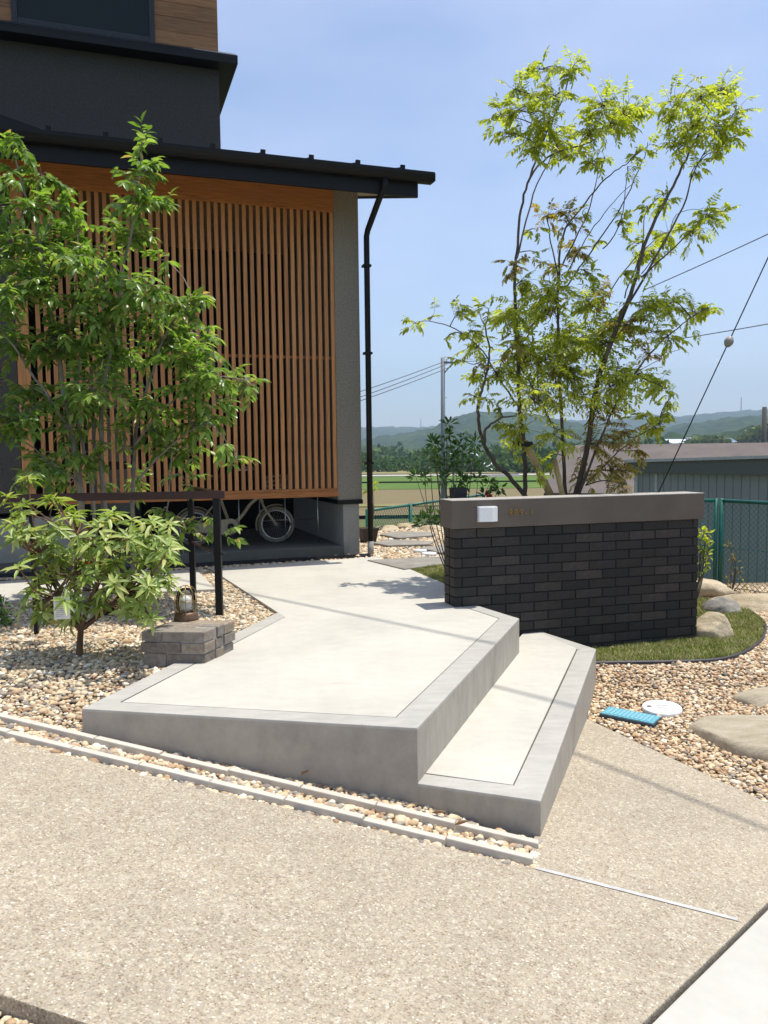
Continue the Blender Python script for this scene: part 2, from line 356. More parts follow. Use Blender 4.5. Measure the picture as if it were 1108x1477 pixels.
ICO = {k: ico(k) for k in (1, 2, 3, 4)}
def inpoly(px, py, poly):
    poly = np.asarray(poly)[:, :2]; r = np.zeros(len(px), bool); j = len(poly)-1
    for i in range(len(poly)):
        xi, yi = poly[i]; xj, yj = poly[j]
        c = ((yi > py) != (yj > py)) & (px < (xj-xi)*(py-yi)/(yj-yi+1e-12)+xi); r ^= c; j = i
    return r
def vnoise(x, y, seed=0):
    xi = np.floor(x).astype(np.int64); yi = np.floor(y).astype(np.int64); fx = x-xi; fy = y-yi; fx = fx*fx*(3-2*fx); fy = fy*fy*(3-2*fy)
    def h(a, b):
        v = (a*374761393 + b*668265263 + seed*1442695041) & 0x7fffffff; v = ((v ^ (v >> 13))*1274126177) & 0x7fffffff; return ((v ^ (v >> 16)) & 0xffff)/65535.
    return (h(xi, yi)*(1-fx)+h(xi+1, yi)*fx)*(1-fy)+(h(xi, yi+1)*(1-fx)+h(xi+1, yi+1)*fx)*fy
def fbm(x, y, o=4, seed=0): return sum(vnoise(x*2**i, y*2**i, seed+i)/2**i for i in range(o))/sum(1/2**i for i in range(o))

def pebbles(name, poly, hf, spacing, size, seed, sub=1, excl=(), mat='pebble', flat=.62, parent=None, jit=.48, lift=.15):
    rs = np.random.RandomState(seed); P = np.asarray(poly)[:, :2]; lo, hi = P.min(0), P.max(0)
    gx, gy = np.meshgrid(np.arange(lo[0], hi[0], spacing), np.arange(lo[1], hi[1], spacing)); gx = gx.ravel(); gy = gy.ravel()
    gx = gx + rs.uniform(-jit, jit, len(gx))*spacing; gy = gy + rs.uniform(-jit, jit, len(gy))*spacing
    k = inpoly(gx, gy, poly)
    for e in excl: k &= ~inpoly(gx, gy, e)
    gx, gy = gx[k], gy[k]; m = len(gx); gz = hf(gx, gy)
    V0, F0 = ICO[sub]; s = size*np.exp(rs.normal(0, .27, m)); sc = np.stack([s*rs.uniform(.9, 1.4, m), s*rs.uniform(.7, 1.0, m), s*flat*rs.uniform(.7, 1.25, m)], 1)
    defo = 1+rs.normal(0, .15 if sub == 1 else .09, (m, len(V0)))
    X = V0[None]*sc[:, None, :]*defo[:, :, None]
    tx = rs.normal(0, .35, m); c, d = np.cos(tx)[:, None], np.sin(tx)[:, None]; y, z = X[..., 1]*c-X[..., 2]*d, X[..., 1]*d+X[..., 2]*c; X[..., 1] = y; X[..., 2] = z
    az = rs.uniform(0, 6.283, m); c, d = np.cos(az)[:, None], np.sin(az)[:, None]; x, y = X[..., 0]*c-X[..., 1]*d, X[..., 0]*d+X[..., 1]*c
    X[..., 0] = x+gx[:, None]; X[..., 1] = y+gy[:, None]; X[..., 2] += (gz+sc[:, 2]*lift+rs.uniform(0, .35, m)*size)[:, None]
    Fc = (F0[None]+(np.arange(m)*len(V0))[:, None, None]).reshape(-1, 3)
    me = npmesh(name, X.reshape(-1, 3), Fc, sub > 1); o = link(name, me, mat, parent); tag(o, kind='stuff'); return o
def leaf_arrays(pos, d, up, Ln, Wd, droop=.18, fold=.12):
    d = d/np.linalg.norm(d, axis=1)[:, None]; sd = np.cross(d, up); sd /= np.linalg.norm(sd, axis=1)[:, None]+1e-9; nn = np.cross(sd, d)
    Ln = Ln[:, None]; Wd = Wd[:, None]
    def pt(t, s, h): return pos + d*Ln*t + sd*Wd*s + nn*(Ln*h)
    V = np.stack([pt(0, 0, 0), pt(.33, 0, -.03-droop*.1), pt(.68, 0, -droop*.45), pt(1, 0, -droop), pt(.30, .42, fold*.35-droop*.1), pt(.66, .36, fold*.3-droop*.45), pt(.30, -.42, fold*.35-droop*.1), pt(.66, -.36, fold*.3-droop*.45)], 1)
    T = np.array([(0, 1, 4), (0, 6, 1), (1, 5, 4), (1, 2, 5), (1, 6, 7), (1, 7, 2), (2, 3, 5), (2, 7, 3)])
    Fc = (T[None]+(np.arange(len(pos))*8)[:, None, None]).reshape(-1, 3); return V.reshape(-1, 3), Fc
def heightgrid(name, x0, x1, y0, y1, st, hf, mat, poly=None):
    xs = np.arange(x0, x1+st/2, st); ys = np.arange(y0, y1+st/2, st); X, Y = np.meshgrid(xs, ys); Z = hf(X, Y); nx = len(xs)
    V = np.stack([X.ravel(), Y.ravel(), Z.ravel()], 1); i, j = np.meshgrid(np.arange(nx-1), np.arange(len(ys)-1)); a = (j*nx+i).ravel()
    Q = np.stack([a, a+1, a+nx+1, a+nx], 1)
    if poly is not None:
        c = V[Q].mean(1); Q = Q[inpoly(c[:, 0], c[:, 1], poly)]
    return link(name, npmesh(name, V, Q, True), mat)

# ------------------------------------------------------------------ terrain, fields, hills
VALLEY = -4.2
def terr(x, y):
    r = np.sqrt(x*x+y*y)
    near = np.minimum(-.16, PA+PB*np.clip(x, -8, 9)+PC*y-.14) - .0*r
    near = np.minimum(near, np.where(r > 6.5, -.75, near)) if False else near
    t = np.clip((r-9.)/30., 0, 1); t = t*t*(3-2*t)
    far = VALLEY + .25*(fbm(x*.03+9, y*.03+4, 3)-.5)*np.clip((r-40)/60, 0, 1)
    return near*(1-t)+far*t
rr = np.concatenate([np.linspace(.01, 14, 40), np.geomspace(14.8, 4000, 60)]); aa = np.linspace(0, 2*math.pi, 97)[:-1]
Rr, Aa = np.meshgrid(rr, aa, indexing='ij'); X, Y = Rr*np.sin(Aa), Rr*np.cos(Aa)
V = np.stack([X.ravel(), Y.ravel(), terr(X, Y).ravel()], 1); i, j = np.meshgrid(np.arange(len(rr)-1), np.arange(96), indexing='ij')
Q = np.stack([i*96+j, (i+1)*96+j, (i+1)*96+(j+1) % 96, i*96+(j+1) % 96], -1).reshape(-1, 4)[:, ::-1]
g = link('ground', npmesh('ground', V, Q, True), 'terrain'); tag(g, kind='structure')

def field(name, pts, mat, dz):
    P = [uz(x, y, VALLEY) for x, y in pts]
    bm = bmesh.new(); bm.faces.new([bm.verts.new((p[0], p[1], VALLEY+dz)) for p in P]); o = link(name, bmmesh(name, bm), mat); tag(o, kind='structure'); return o
field('field', [(300, 752), (900, 744), (900, 706), (300, 712)], 'field_brown', .30)
field('field', [(300, 712), (900, 706), (900, 697), (300, 702)], 'field_green', .34)
field('field', [(300, 740), (900, 731), (900, 728), (300, 736)], 'field_yellow', .38)
field('field', [(300, 700.5), (900, 695.5), (900, 688), (300, 692.5)], 'field_green', .42)
field('road', [(300, 692), (900, 687.2), (900, 685), (300, 689.5)], 'field_track', .44)
field('field', [(300, 689), (900, 684.6), (900, 679), (300, 682.5)], 'field_yellow', .54)

def elev(px, py):                             # tangent of the elevation angle seen at a pixel, and azimuth
    d = ray(px, py); return d[2]/math.hypot(d[0], d[1]), math.atan2(d[0], d[1])
def hill(name, sky_pts, r0, rc, r1, bump, cell, seed, step):
    az = []; te = []
    for x, y in sky_pts:
        e, a = elev(x, y); az.append(a); te.append(e)
    A = np.arange(rad(-62), rad(62), step/rc); T = np.concatenate([np.linspace(0, 1, 46), 1+np.linspace(.06, 1, 9)])
    G, K = np.meshgrid(A, T)
    hc = CAMZ + np.interp(G, az, te)*rc; hc = hc*(1+.10*(fbm(G*14+seed, G*0+seed, 3, seed)-.5)*np.clip(np.abs(G-.15)*3-.8, 0, 1)*2)
    R = np.where(K <= 1, r0+(rc-r0)*K, rc+(r1-rc)*(K-1)); Xx, Yy = R*np.sin(G), R*np.cos(G)
    s = np.where(K <= 1, K*K*(3-2*K)*.35+K*.65, 1-.7*(K-1))
    rid = fbm(Xx/(rc*.12), Yy/(rc*.12), 4, seed+3)-.5
    Z = VALLEY-1+(hc-VALLEY)*np.clip(s*(1+rid*.9*(1-np.clip(K, 0, 1))*np.clip(K*4, 0, 1)), 0, 1)
    Z = Z + bump*(vnoise(Xx/cell, Yy/cell, seed)+.6*vnoise(Xx/cell*2.1, Yy/cell*2.1, seed+7)-1.1)*np.clip(K*8, 0, 1)
    V = np.stack([Xx.ravel(), Yy.ravel(), Z.ravel()], 1); nx = len(A); i, j = np.meshgrid(np.arange(nx-1), np.arange(len(T)-1)); a = (j*nx+i).ravel()
    o = link(name, npmesh(name, V, np.stack([a, a+1, a+nx+1, a+nx], 1), False), 'forest_hill'); tag(o, kind='structure')
hill('hills', [(-300, 622), (300, 618), (530, 614), (600, 615), (640, 612), (700, 608), (800, 606), (900, 603), (935, 597), (980, 599), (1010, 596), (1060, 592), (1108, 588), (1500, 580)], 1500, 2600, 3600, 9, 22, 3, 9)
hill('hills', [(-300, 640), (300, 632), (530, 632), (580, 624), (615, 618), (640, 605), (665, 596), (690, 591), (720, 592), (770, 597), (820, 606), (880, 620), (930, 622), (980, 612), (1030, 604), (1070, 598), (1108, 597), (1400, 590)], 620, 1250, 1800, 7, 13, 11, 5)
hill('hills', [(-300, 648), (400, 645), (530, 641), (600, 645), (660, 650), (760, 648), (860, 645), (930, 634), (970, 622), (1010, 628), (1060, 616), (1108, 612), (1400, 605)], 330, 560, 800, 6, 9, 21, 3)

# a wood of low crowns at the far side of the fields
rs = np.random.RandomState(5)
def wood_mass(name, spots, mat, nl, label, cat):
    Ps = []; Ds = []; Us = []; Ls = []
    for (x, y, z, h, w) in spots:
        k = nl; v = rs.normal(size=(k, 3)); v /= np.linalg.norm(v, axis=1)[:, None]; rad_ = rs.uniform(.55, 1, k)**.6
        lob = 1+.35*np.sin(v[:, 0]*4+x)*np.cos(v[:, 1]*3+y)+.2*np.sin(v[:, 2]*6+x*2)
        p = np.stack([x+v[:, 0]*w*rad_*lob, y+v[:, 1]*w*rad_*lob, z+h*.5+v[:, 2]*h*.5*rad_*lob], 1); Ps.append(p)
        Ds.append(v+rs.normal(0, .5, (k, 3))); Us.append(rs.normal(size=(k, 3))+[0, 0, 1]); Ls.append(np.full(k, w*.42)*rs.uniform(.6, 1.3, k))
    Ln = np.concatenate(Ls); V, Fc = leaf_arrays(np.concatenate(Ps), np.concatenate(Ds), np.concatenate(Us), Ln, Ln*.9)
    o = link(name, npmesh(name, V, Fc), mat); tag(o, label, cat, kind='stuff'); return o
def spots(n, x0, x1, y0, y1, h0, h1):
    out = []
    for _ in range(n):
        px = rs.uniform(x0, x1); py = rs.uniform(y0, y1); p = uz(px, py, VALLEY); h = rs.uniform(h0, h1); out.append((p[0], p[1], VALLEY-.4, h, h*rs.uniform(.45, .75)))
    return out
wood_mass('wood', spots(80, 430, 800, 680, 685, 2.2, 4.2) + spots(90, 430, 1250, 673, 679, 3, 6) + spots(70, 430, 1300, 666, 672, 4, 8), 'leaf_wood', 170, 'dark green far wood along the edge of the valley fields', 'wood')
wood_mass('bamboo_grove', [(*uy(1085, 640, 330)[:2], -1, 7, 5), (*uy(1072, 642, 335)[:2], -2, 6, 4), (*uy(1100, 632, 340)[:2], 0, 8, 6), (*uy(1118, 636, 330)[:2], 1, 8, 6), (*uy(1015, 640, 350)[:2], -1, 6, 6), (*uy(1035, 640, 350)[:2], -1, 6, 5)], 'leaf_wood_pale', 420, 'pale yellow green bamboo grove on the forested hillside', 'grove')

# ------------------------------------------------------------------ concrete path, platform and steps
def xy(p): return np.array(p[:2], float)
RISE = .223
pL, pC, pU = uz(118, 1022, 0), uz(602, 1050, 0), uz(749, 892, 0)
pD, pE = uz(780, 1155, -RISE), uz(860, 936, -RISE); pG = uz(772, 908, -RISE)
W0 = xy(uz(656, 876, 0)); WT = rad(16.5); wu = np.array([math.cos(WT), math.sin(WT)]); wv = np.array([-wu[1], wu[0]])
pK, pLb = uz(401, 883, 0), uz(255, 960, 0); pJ = uz(303, 820, 0)
def lineX(a, b, c, d):
    a, b, c, d = map(xy, (a, b, c, d)); u_, v_ = b-a, d-c; t = ((c-a)[0]*v_[1]-(c-a)[1]*v_[0])/(u_[0]*v_[1]-u_[1]*v_[0]); return a+u_*t
pLb = lineX(pL, pLb, pK, pK+np.array([.2, .75, 0]))*0 + xy(pLb)
Kf = W0+wu*.165+wv*.06                         # where the platform edge runs into the wall
Kb = W0+wu*.10+wv*.10
R1, R2, R3 = xy(uz(640, 841, 0)), xy(uz(594, 822, 0)), xy(uz(542, 803, 0))
OUT = [xy(pL), xy(pC), xy(pU), Kf, Kb, R1, R2, R3, xy(pJ), xy(pK)]
def inset(poly, offs):
    k = len(poly); ls = []
    for i in range(k):
        a, b = poly[i], poly[(i+1) % k]; d = (b-a)/np.linalg.norm(b-a); nn = np.array([-d[1], d[0]]); ls.append((a+nn*offs[i], b+nn*offs[i]))
    return [lineX(*ls[i-1], *ls[i]) for i in range(k)]
BW = .105
offs = [BW, BW+.01, BW, 0, 0, 0, 0, 0, 0, BW]
band_in = inset(OUT, offs); offs2 = [o+.010 if o else 0 for o in offs]; panel = inset(OUT, offs2)
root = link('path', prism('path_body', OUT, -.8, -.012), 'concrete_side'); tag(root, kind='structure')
def ring(parent, poly, inn, idx, z0, z1):
    q = [poly[i] for i in idx]+[inn[i] for i in idx[::-1]]
    link('border_band', prism('border_band', q, z0, z1, .004), 'concrete_band', parent)
ring(root, OUT, band_in, [9, 0, 1, 2, 3], -.012, 0)
link('joint', prism('joint', OUT, -.0118, -.0045), 'joint_dark', root).scale = (1, 1, 1)
link('top_panel', prism('top_panel', panel, -.011, 0, .003), 'concrete_light', root)
for c in root.children:
    if c.name.startswith('joint'):
        c.data = prism('joint', inset(OUT, [.05]*10), -.0118, -.0045); c.data.materials.append(M('joint_dark'))
# lower step
LOW = [xy(pC)-(xy(pU)-xy(pC))*.0+np.array([-.02, .0]), xy(pD), xy(pE), xy(pG), xy(pG)+wv*.1, xy(pU)+np.array([-.08, .02])]
loffs = [.10, .115, .10, 0, 0, 0]
LOW[0] = xy(pC)+(xy(pC)-xy(pD))*.03
lin = inset(LOW, loffs); lpan = inset(LOW, [o+.010 if o else 0 for o in loffs])
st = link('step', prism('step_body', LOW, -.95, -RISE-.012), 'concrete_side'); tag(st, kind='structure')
ring(st, LOW, lin, [0, 1, 2, 3], -RISE-.012, -RISE)
link('joint', prism('joint', inset(LOW, [.05, .05, .05, .0, .0, .0]), -RISE-.0118, -RISE-.0045), 'joint_dark', st)
link('top_panel', prism('top_panel', lpan, -RISE-.011, -RISE, .003), 'concrete_light', st)

# cross path to the left
XP = [xy(uz(-160, 851, 0)), xy(uz(0, 867, 0)), xy(uz(230, 853, 0)), xy(uz(312, 849, 0)), xy(uz(283, 821, 0)), xy(uz(0, 838, 0)), xy(uz(-160, 848, 0))]
XP[0] = XP[1]+(XP[1]-XP[2])*1.2; XP[6] = XP[5]+(XP[5]-XP[4])*1.2
o = link('path', prism('path', XP, -.25, -.002, .004), 'concrete_light'); tag(o, kind='structure')

# ------------------------------------------------------------------ driveway and road
e0, e1 = up_(0, 1066), up_(766, 1252); ed = xy(e1)-xy(e0)
r0_, r1_ = up_(925, 1477, -.0), up_(1108, 1301, -.0); rd = xy(r1_)-xy(r0_)
g0, g1 = up_(850, 1038), up_(1108, 1158); gd = xy(g1)-xy(g0)
b0, b1 = up_(0, 1434), up_(130, 1478); bd = xy(b1)-xy(b0)
cornerR = lineX(g0, g1, r0_, r1_) if abs(gd[0]*rd[1]-gd[1]*rd[0]) > 1e-3 else xy(g1)+gd*4
if cornerR[0] < g1[0] or np.linalg.norm(cornerR) > 30: cornerR = xy(g1)+gd*3
inside = xy(pD)*.6+xy(pC)*.4+np.array([.0, .35])
DW = [xy(e0)-ed*2.2, xy(e1), xy(up_(781, 1209))+np.array([-.02, .01]), inside, xy(pE)*.75+xy(pD)*.25+np.array([-.1, .03]), xy(g0)-gd*.2, cornerR, xy(r0_)-rd*3, xy(b1)+bd*6, xy(b0)-bd*10]
DW[7] = lineX(r0_, r1_, np.array([0, -2.]), np.array([1, -2.]))
DW[8] = lineX(b0, b1, np.array([0, -2.]), np.array([1, -2.])) if abs(bd[1]) > 1e-4 else xy(b1)
X9 = lineX(b0, b1, e0, e1)
if X9[0] < e0[0] and np.linalg.norm(X9-xy(e0)) < np.linalg.norm(ed)*2.6:
    DW[0] = xy(e0)+(X9-xy(e0))*.9; DW[9] = xy(b0)+(X9-xy(b0))*.9
else: DW[9] = xy(b0)-bd*3; DW[0] = xy(e0)-ed*1.2
DW[7:9] = [lineX(b0, b1, r0_, r1_)]
DWP = DW
o = link('driveway', prism('driveway', DWP, lambda x, y: PZ(x, y)-.10, lambda x, y: PZ(x, y), .004), 'aggregate'); tag(o, kind='structure')
# light joint strip across it
j0, j1 = up_(768, 1251), up_(1064, 1327); jd = xy(j1)-xy(j0); jn = np.array([-jd[1], jd[0]])/np.linalg.norm(jd)*.0105
bm = bmesh.new(); bm.faces.new([bm.verts.new((p[0], p[1], PZ(*p)+.0025)) for p in (xy(j0)-jn, xy(j1)-jn, xy(j1)+jn, xy(j0)+jn)])
o = link('joint_strip', bmmesh('joint_strip', bm), 'joint_light', MATS and bpy.data.objects['driveway'])
# road slab beyond, a little lower
rn = np.array([rd[1], -rd[0]])/np.linalg.norm(rd); far_ = cornerR+rd/np.linalg.norm(rd)*6
near_ = DW[7]-rd/np.linalg.norm(rd)*3
RD = [near_+rn*.010, far_+rn*.010, far_+rn*5, near_+rn*5]
o = link('road', prism('road', RD[::-1] if False else RD, lambda x, y: PZ(x, y)-.2, lambda x, y: PZ(x, y)-.009, .006), 'concrete_road'); tag(o, kind='structure')

# ------------------------------------------------------------------ gravel beds
def bed(x, y):
    p = PA+PB*np.asarray(x, float)+PC*np.asarray(y, float)-.018
    dq = idr/np.linalg.norm(idr); ds = (np.asarray(x)-ib0[0])*(-dq[1])+(np.asarray(y)-ib0[1])*dq[0]; w = np.clip((ds-.12)/.75, 0, 1); w = w*w*(3-2*w)
    return np.minimum(-.03, p)*(1-w)+(-.03)*w + (fbm(np.asarray(x)*3, np.asarray(y)*3, 2, 4)-.5)*.012
ib0, ib1 = up_(0, 1031, .02), up_(777, 1214, .02); ob0, ob1 = up_(0, 1052, .02), up_(769, 1238, .02)
idr = xy(ib1)-xy(ib0); odr = xy(ob1)-xy(ob0)
BEDL = [xy(ib0)-idr*1.3, xy(ib1)+np.array([-.02, .0]), xy(pC)+np.array([0, .1]), xy(pK)+np.array([.05, 0]), xy(pJ)+np.array([.03, 0]), xy(uz(283, 818, 0)), XP[6]+np.array([0, .1]), np.array([-5.6, 5.0])]
o = heightgrid('gravel_bed', -6, 1.2, 1.2, 8.6, .1, lambda x, y: bed(x, y)-.004, 'sand', [(-6, 5.4), tuple(xy(e0)-ed*2), tuple(xy(e1)+np.array([-.03, -.02])), tuple(xy(pC)+np.array([.2, .0])), tuple(xy(pC)+np.array([-.05, .2])), (-.1, 6.4), (-.3, 8.6), (-6, 8.2)]); tag(o, kind='structure')
CUT = [XP, [xy(pL)+np.array([.03, .02]), xy(pC)+np.array([0, .05]), xy(pU), R1, R2, R3, xy(pJ)+np.array([.02, 0]), xy(pK)+np.array([.02, 0])]]
nearcut = lambda x, y: True
pebbles('gravel', BEDL, bed, .0195, .0125, 11, 1, CUT, lift=.35)
# drain strip pebbles (closer, rounder)
DS = [xy(ib0)-idr*.9+np.array([0, .10]), xy(ib1)+np.array([.02, .06]), xy(ob1)+np.array([.0, -.045]), xy(e0)-ed*.9+np.array([0, -.005])]
def dsz(x, y): return PA+PB*x+PC*y-.012
o = heightgrid('drain_bed', -5, 1, 1.5, 7, .05, lambda x, y: dsz(x, y)-.002, 'sand', DS); tag(o, kind='structure')
pebbles('gravel', DS, dsz, .018, .0125, 12, 2, CUT[1:], 'pebble', lift=.3)
# front-left corner gravel below the slab edge
bn = np.array([bd[1], -bd[0]])/np.linalg.norm(bd)
BL = [xy(b0)-bd*12, xy(b1)+bd*3, xy(b1)+bd*3+bn*1.5, xy(b0)-bd*12+bn*1.5]
def blz(x, y): return PA+PB*x+PC*y-.05
BLs = BL if True else BL
if np.linalg.norm(BL[2]) > np.linalg.norm(BL[1]): BL = [xy(b0)-bd*12, xy(b1)+bd*3, xy(b1)+bd*3-bn*1.5, xy(b0)-bd*12-bn*1.5]
o = heightgrid('gravel_bed', -5, 2, -1, 3.4, .05, lambda x, y: blz(x, y)-.004, 'sand', BL); tag(o, kind='structure')
pebbles('gravel', BL, blz, .021, .0135, 13, 1, (), 'pebble', lift=.3)
# right-hand gravel bank up to the lawn
A_ = np.array([[1.24, 4.83, -.51], [*g1[:2], g1[2]-.012], [1.42, 5.25, -.462], [1.47, 5.6, -.425], [2.4, 5.70, -.425], [*(xy(g1)+gd*.6), PZ(*(xy(g1)+gd*.6))-.012]])
cf, *_ = np.linalg.lstsq(np.c_[np.ones(len(A_)), A_[:, :2]], A_[:, 2], rcond=None)
LZ = -.385
LAWN_PX = [(800, 957), (900, 957), (1000, 955), (1045, 951), (1075, 941), (1095, 927), (1104, 912), (1102, 898), (1085, 884), (1062, 873), (1030, 866), (985, 862)]
LEDGE = [xy(uz(x, y, LZ)) for x, y in LAWN_PX[:9]]
def gr(x, y):
    x = np.asarray(x, float); y = np.asarray(y, float); z = np.minimum(cf[0]+cf[1]*x+cf[2]*y, LZ-.016)
    E = LEDGE; d = np.full(x.shape, 9.)
    for a, b in zip(E, E[1:]):
        ab = b-a; t = np.clip(((x-a[0])*ab[0]+(y-a[1])*ab[1])/(ab@ab), 0, 1); d = np.minimum(d, np.hypot(x-a[0]-ab[0]*t, y-a[1]-ab[1]*t))
    w = np.clip(1-d/.42, 0, 1); w = w*w*(3-2*w); z = z*(1-w)+(LZ-.012)*w; return z + (fbm(np.asarray(x)*4, np.asarray(y)*4, 2, 9)-.5)*.02
GRP = [xy(g0)-gd*.1, xy(g1)+gd*1.5, np.array([6, 6.2]), np.array([5.5, 8.6]), np.array([2.2, 8.6]), W0+wu*1.95, xy(pG), xy(pE)+np.array([-.05, 0]), xy(g0)+np.array([-.1, 0])]
o = heightgrid('gravel_bed', 0.6, 6.2, 2.5, 8.8, .08, lambda x, y: gr(x, y)-.004, 'sand', [xy(g0)-gd*.3, xy(g1)+gd*1.8, (6.2, 6.4), (5.6, 8.8), (2.0, 8.8), W0+wu*1.8+wv*.1, W0+wu*.3+wv*.1, xy(pG)]); tag(o, kind='structure')
def gpt(x, y, dz):
    z = -.47
    for _ in range(6): q = uz(x, y, z); z = float(gr(q[0], q[1]))+dz
    return uz(x, y, z)
COVERS = [[xy(gpt(x, y, .02)) for x, y in ((860, 1030), (944, 1047), (956, 1033), (878, 1016))], [xy(gpt(955+31*math.cos(a), 1021+11*math.sin(a), .02)) for a in np.linspace(0, 6.28, 14)[:-1]]]
LAWN = [xy(uz(x, y, LZ)) for x, y in LAWN_PX] + [W0+wu*1.7+wv*.12, W0+wu*.3+wv*.12, xy(pG)+np.array([-.05, .02])]
pebbles('gravel', GRP, gr, .0190, .0118, 14, 1, [LAWN]+COVERS, 'pebble_warm', lift=.35)

# ------------------------------------------------------------------ lawn, its edging, the grass
o = link('lawn', prism('lawn', LAWN, LZ-.12, LZ), 'lawn_base'); tag(o, kind='structure')
ed_pts = [(*uz(x, y, LZ)[:2], LZ-.012) for x, y in LAWN_PX]; ed_pts[0] = (*(xy(ed_pts[1])-np.array([.45, -.0])), LZ-.012)
def smooth_line(P, k=6):
    P = np.array(P, float); out = []
    for i in range(len(P)-1):
        p0, p1, p2, p3 = P[max(i-1, 0)], P[i], P[i+1], P[min(i+2, len(P)-1)]
        for t in np.linspace(0, 1, k, endpoint=False): out.append(.5*((2*p1)+(-p0+p2)*t+(2*p0-5*p1+4*p2-p3)*t*t+(-p0+3*p1-3*p2+p3)*t**3))
    out.append(P[-1]); return np.array(out)
bm = bmesh.new(); E_ = smooth_line(ed_pts, 5); T_ = np.gradient(E_[:, :2], axis=0); T_ /= np.linalg.norm(T_, axis=1)[:, None]; Nn = np.stack([T_[:, 1], -T_[:, 0]], 1)*.009
rows = [[bm.verts.new((*(E_[i, :2]+Nn[i]*s), h)) for s, h in ((-1, LZ-.09), (-1, LZ+.012), (0, LZ+.02), (1, LZ+.012), (1, LZ-.09))] for i in range(len(E_))]
for a, b in zip(rows, rows[1:]):
    for i in range(4): bm.faces.new((a[i], a[i+1], b[i+1], b[i]))
o = link('lawn_edging', bmmesh('lawn_edging', bm), 'edging'); tag(o, 'dark rubber edging strip curving around the lawn by the brick wall', 'edging')
def grass(name, poly, z, n_, seed, h=.028, excl=()):
    r = np.random.RandomState(seed); P = np.asarray(poly); lo, hi = P.min(0), P.max(0); x = r.uniform(lo[0], hi[0], n_*3); y = r.uniform(lo[1], hi[1], n_*3); k = inpoly(x, y, poly)
    for e in excl: k &= ~inpoly(x, y, e)
    x, y = x[k][:n_], y[k][:n_]; m = len(x); hh = h*r.uniform(.5, 1.3, m)*(0.6+.8*fbm(x*5, y*5, 3, seed)); a = r.uniform(0, 6.283, m); w = r.uniform(.0012, .0024, m); lean = r.normal(0, .45, (m, 2))*hh[:, None]
    b = np.stack([x, y, np.full(m, z)], 1); s = np.stack([np.cos(a)*w, np.sin(a)*w, 0*a], 1); mid = b+np.c_[lean*.35, hh*.6]; tip = b+np.c_[lean, hh]
    V = np.stack([b-s, b+s, mid+s*.7, mid-s*.7, tip], 1).reshape(-1, 3); T = np.array([(0, 1, 2), (0, 2, 3), (3, 2, 4)]); Fc = (T[None]+(np.arange(m)*5)[:, None, None]).reshape(-1, 3)
    o = link(name, npmesh(name, V, Fc), 'grass' if n_ < 1000 else 'grass_patchy'); tag(o, kind='stuff'); return o
o = grass('grass', LAWN, LZ, 60000, 3); tag(o, 'short green lawn grass in front of the dark brick wall', 'grass')
LT = [R1+np.array([-.01, 0]), W0+wu*.5+wv*.3, W0+wu*1.2+wv*.9, xy(uz(640, 812, 0))+np.array([.5, .1]), xy(uz(630, 815, 0)), R2]
o = link('lawn', prism('lawn', LT, -.2, -.012), 'lawn_base'); tag(o, kind='structure')
o = grass('grass', LT, -.012, 22000, 4, .03); tag(o, 'wedge of lawn grass behind the brick wall beside the path', 'grass')
# planting soil behind the wall
SB = [W0+wu*.2+wv*.2, W0+wu*2.0+wv*.2, np.array([2.6, 8.6]), np.array([1.4, 8.4]), W0+wu*1.2+wv*.9]
o = link('planting_bed', prism('planting_bed', SB, -.8, -.03), 'soil'); tag(o, kind='structure')
# back yard gravel with stepping stones
BK = [xy(uz(510, 806, 0)), xy(uz(560, 818, 0)), xy(uz(600, 815, 0)), xy(uz(660, 812, 0))+np.array([.3, 0]), np.array([2.0, 9.5]), np.array([1.6, 12.0]), np.array([-.6, 11.6]), np.array([-1.2, 9.6])]
o = link('gravel_bed', prism('gravel_bed', BK, -.9, -.035), 'sand'); tag(o, kind='structure')
pebbles('gravel', BK, lambda x, y: np.full_like(x, -.032), .030, .019, 15, 1, (), 'pebble', lift=.3)

# ------------------------------------------------------------------ drain edging blocks
def edging_row(label, p0, p1, n_, seed, ext):
    a, b = xy(p0), xy(p1); d = b-a; Ltot = np.linalg.norm(d); d = d/Ltot; nn = np.array([-d[1], d[0]]); seg = .305; k = int(Ltot/seg)+ext
    t = thing('drain_edging', label, 'kerb', (*b, PZ(*b))); r = random.Random(seed)
    for i in range(k):
        s1 = Ltot-i*seg; s0 = s1-seg+.005; w = .0185; dz = r.uniform(-.003, .003); off = r.uniform(-.003, .003)
        q = [a+d*s0+nn*(off-w), a+d*s1+nn*(off-w), a+d*s1+nn*(off+w), a+d*s0+nn*(off+w)]
        wchild('edging_block', prism('edging_block', q, lambda x, y: PZ(x, y)-.09, lambda x, y: PZ(x, y)+.022+dz, .005), 'concrete_curb', t)
edging_row('inner row of pale concrete edging blocks, against the step face', ib0, ib1, 10, 1, 9)
edging_row('outer row of pale concrete edging blocks, beside the pebbled driveway', ob0, ob1, 10, 2, 9)

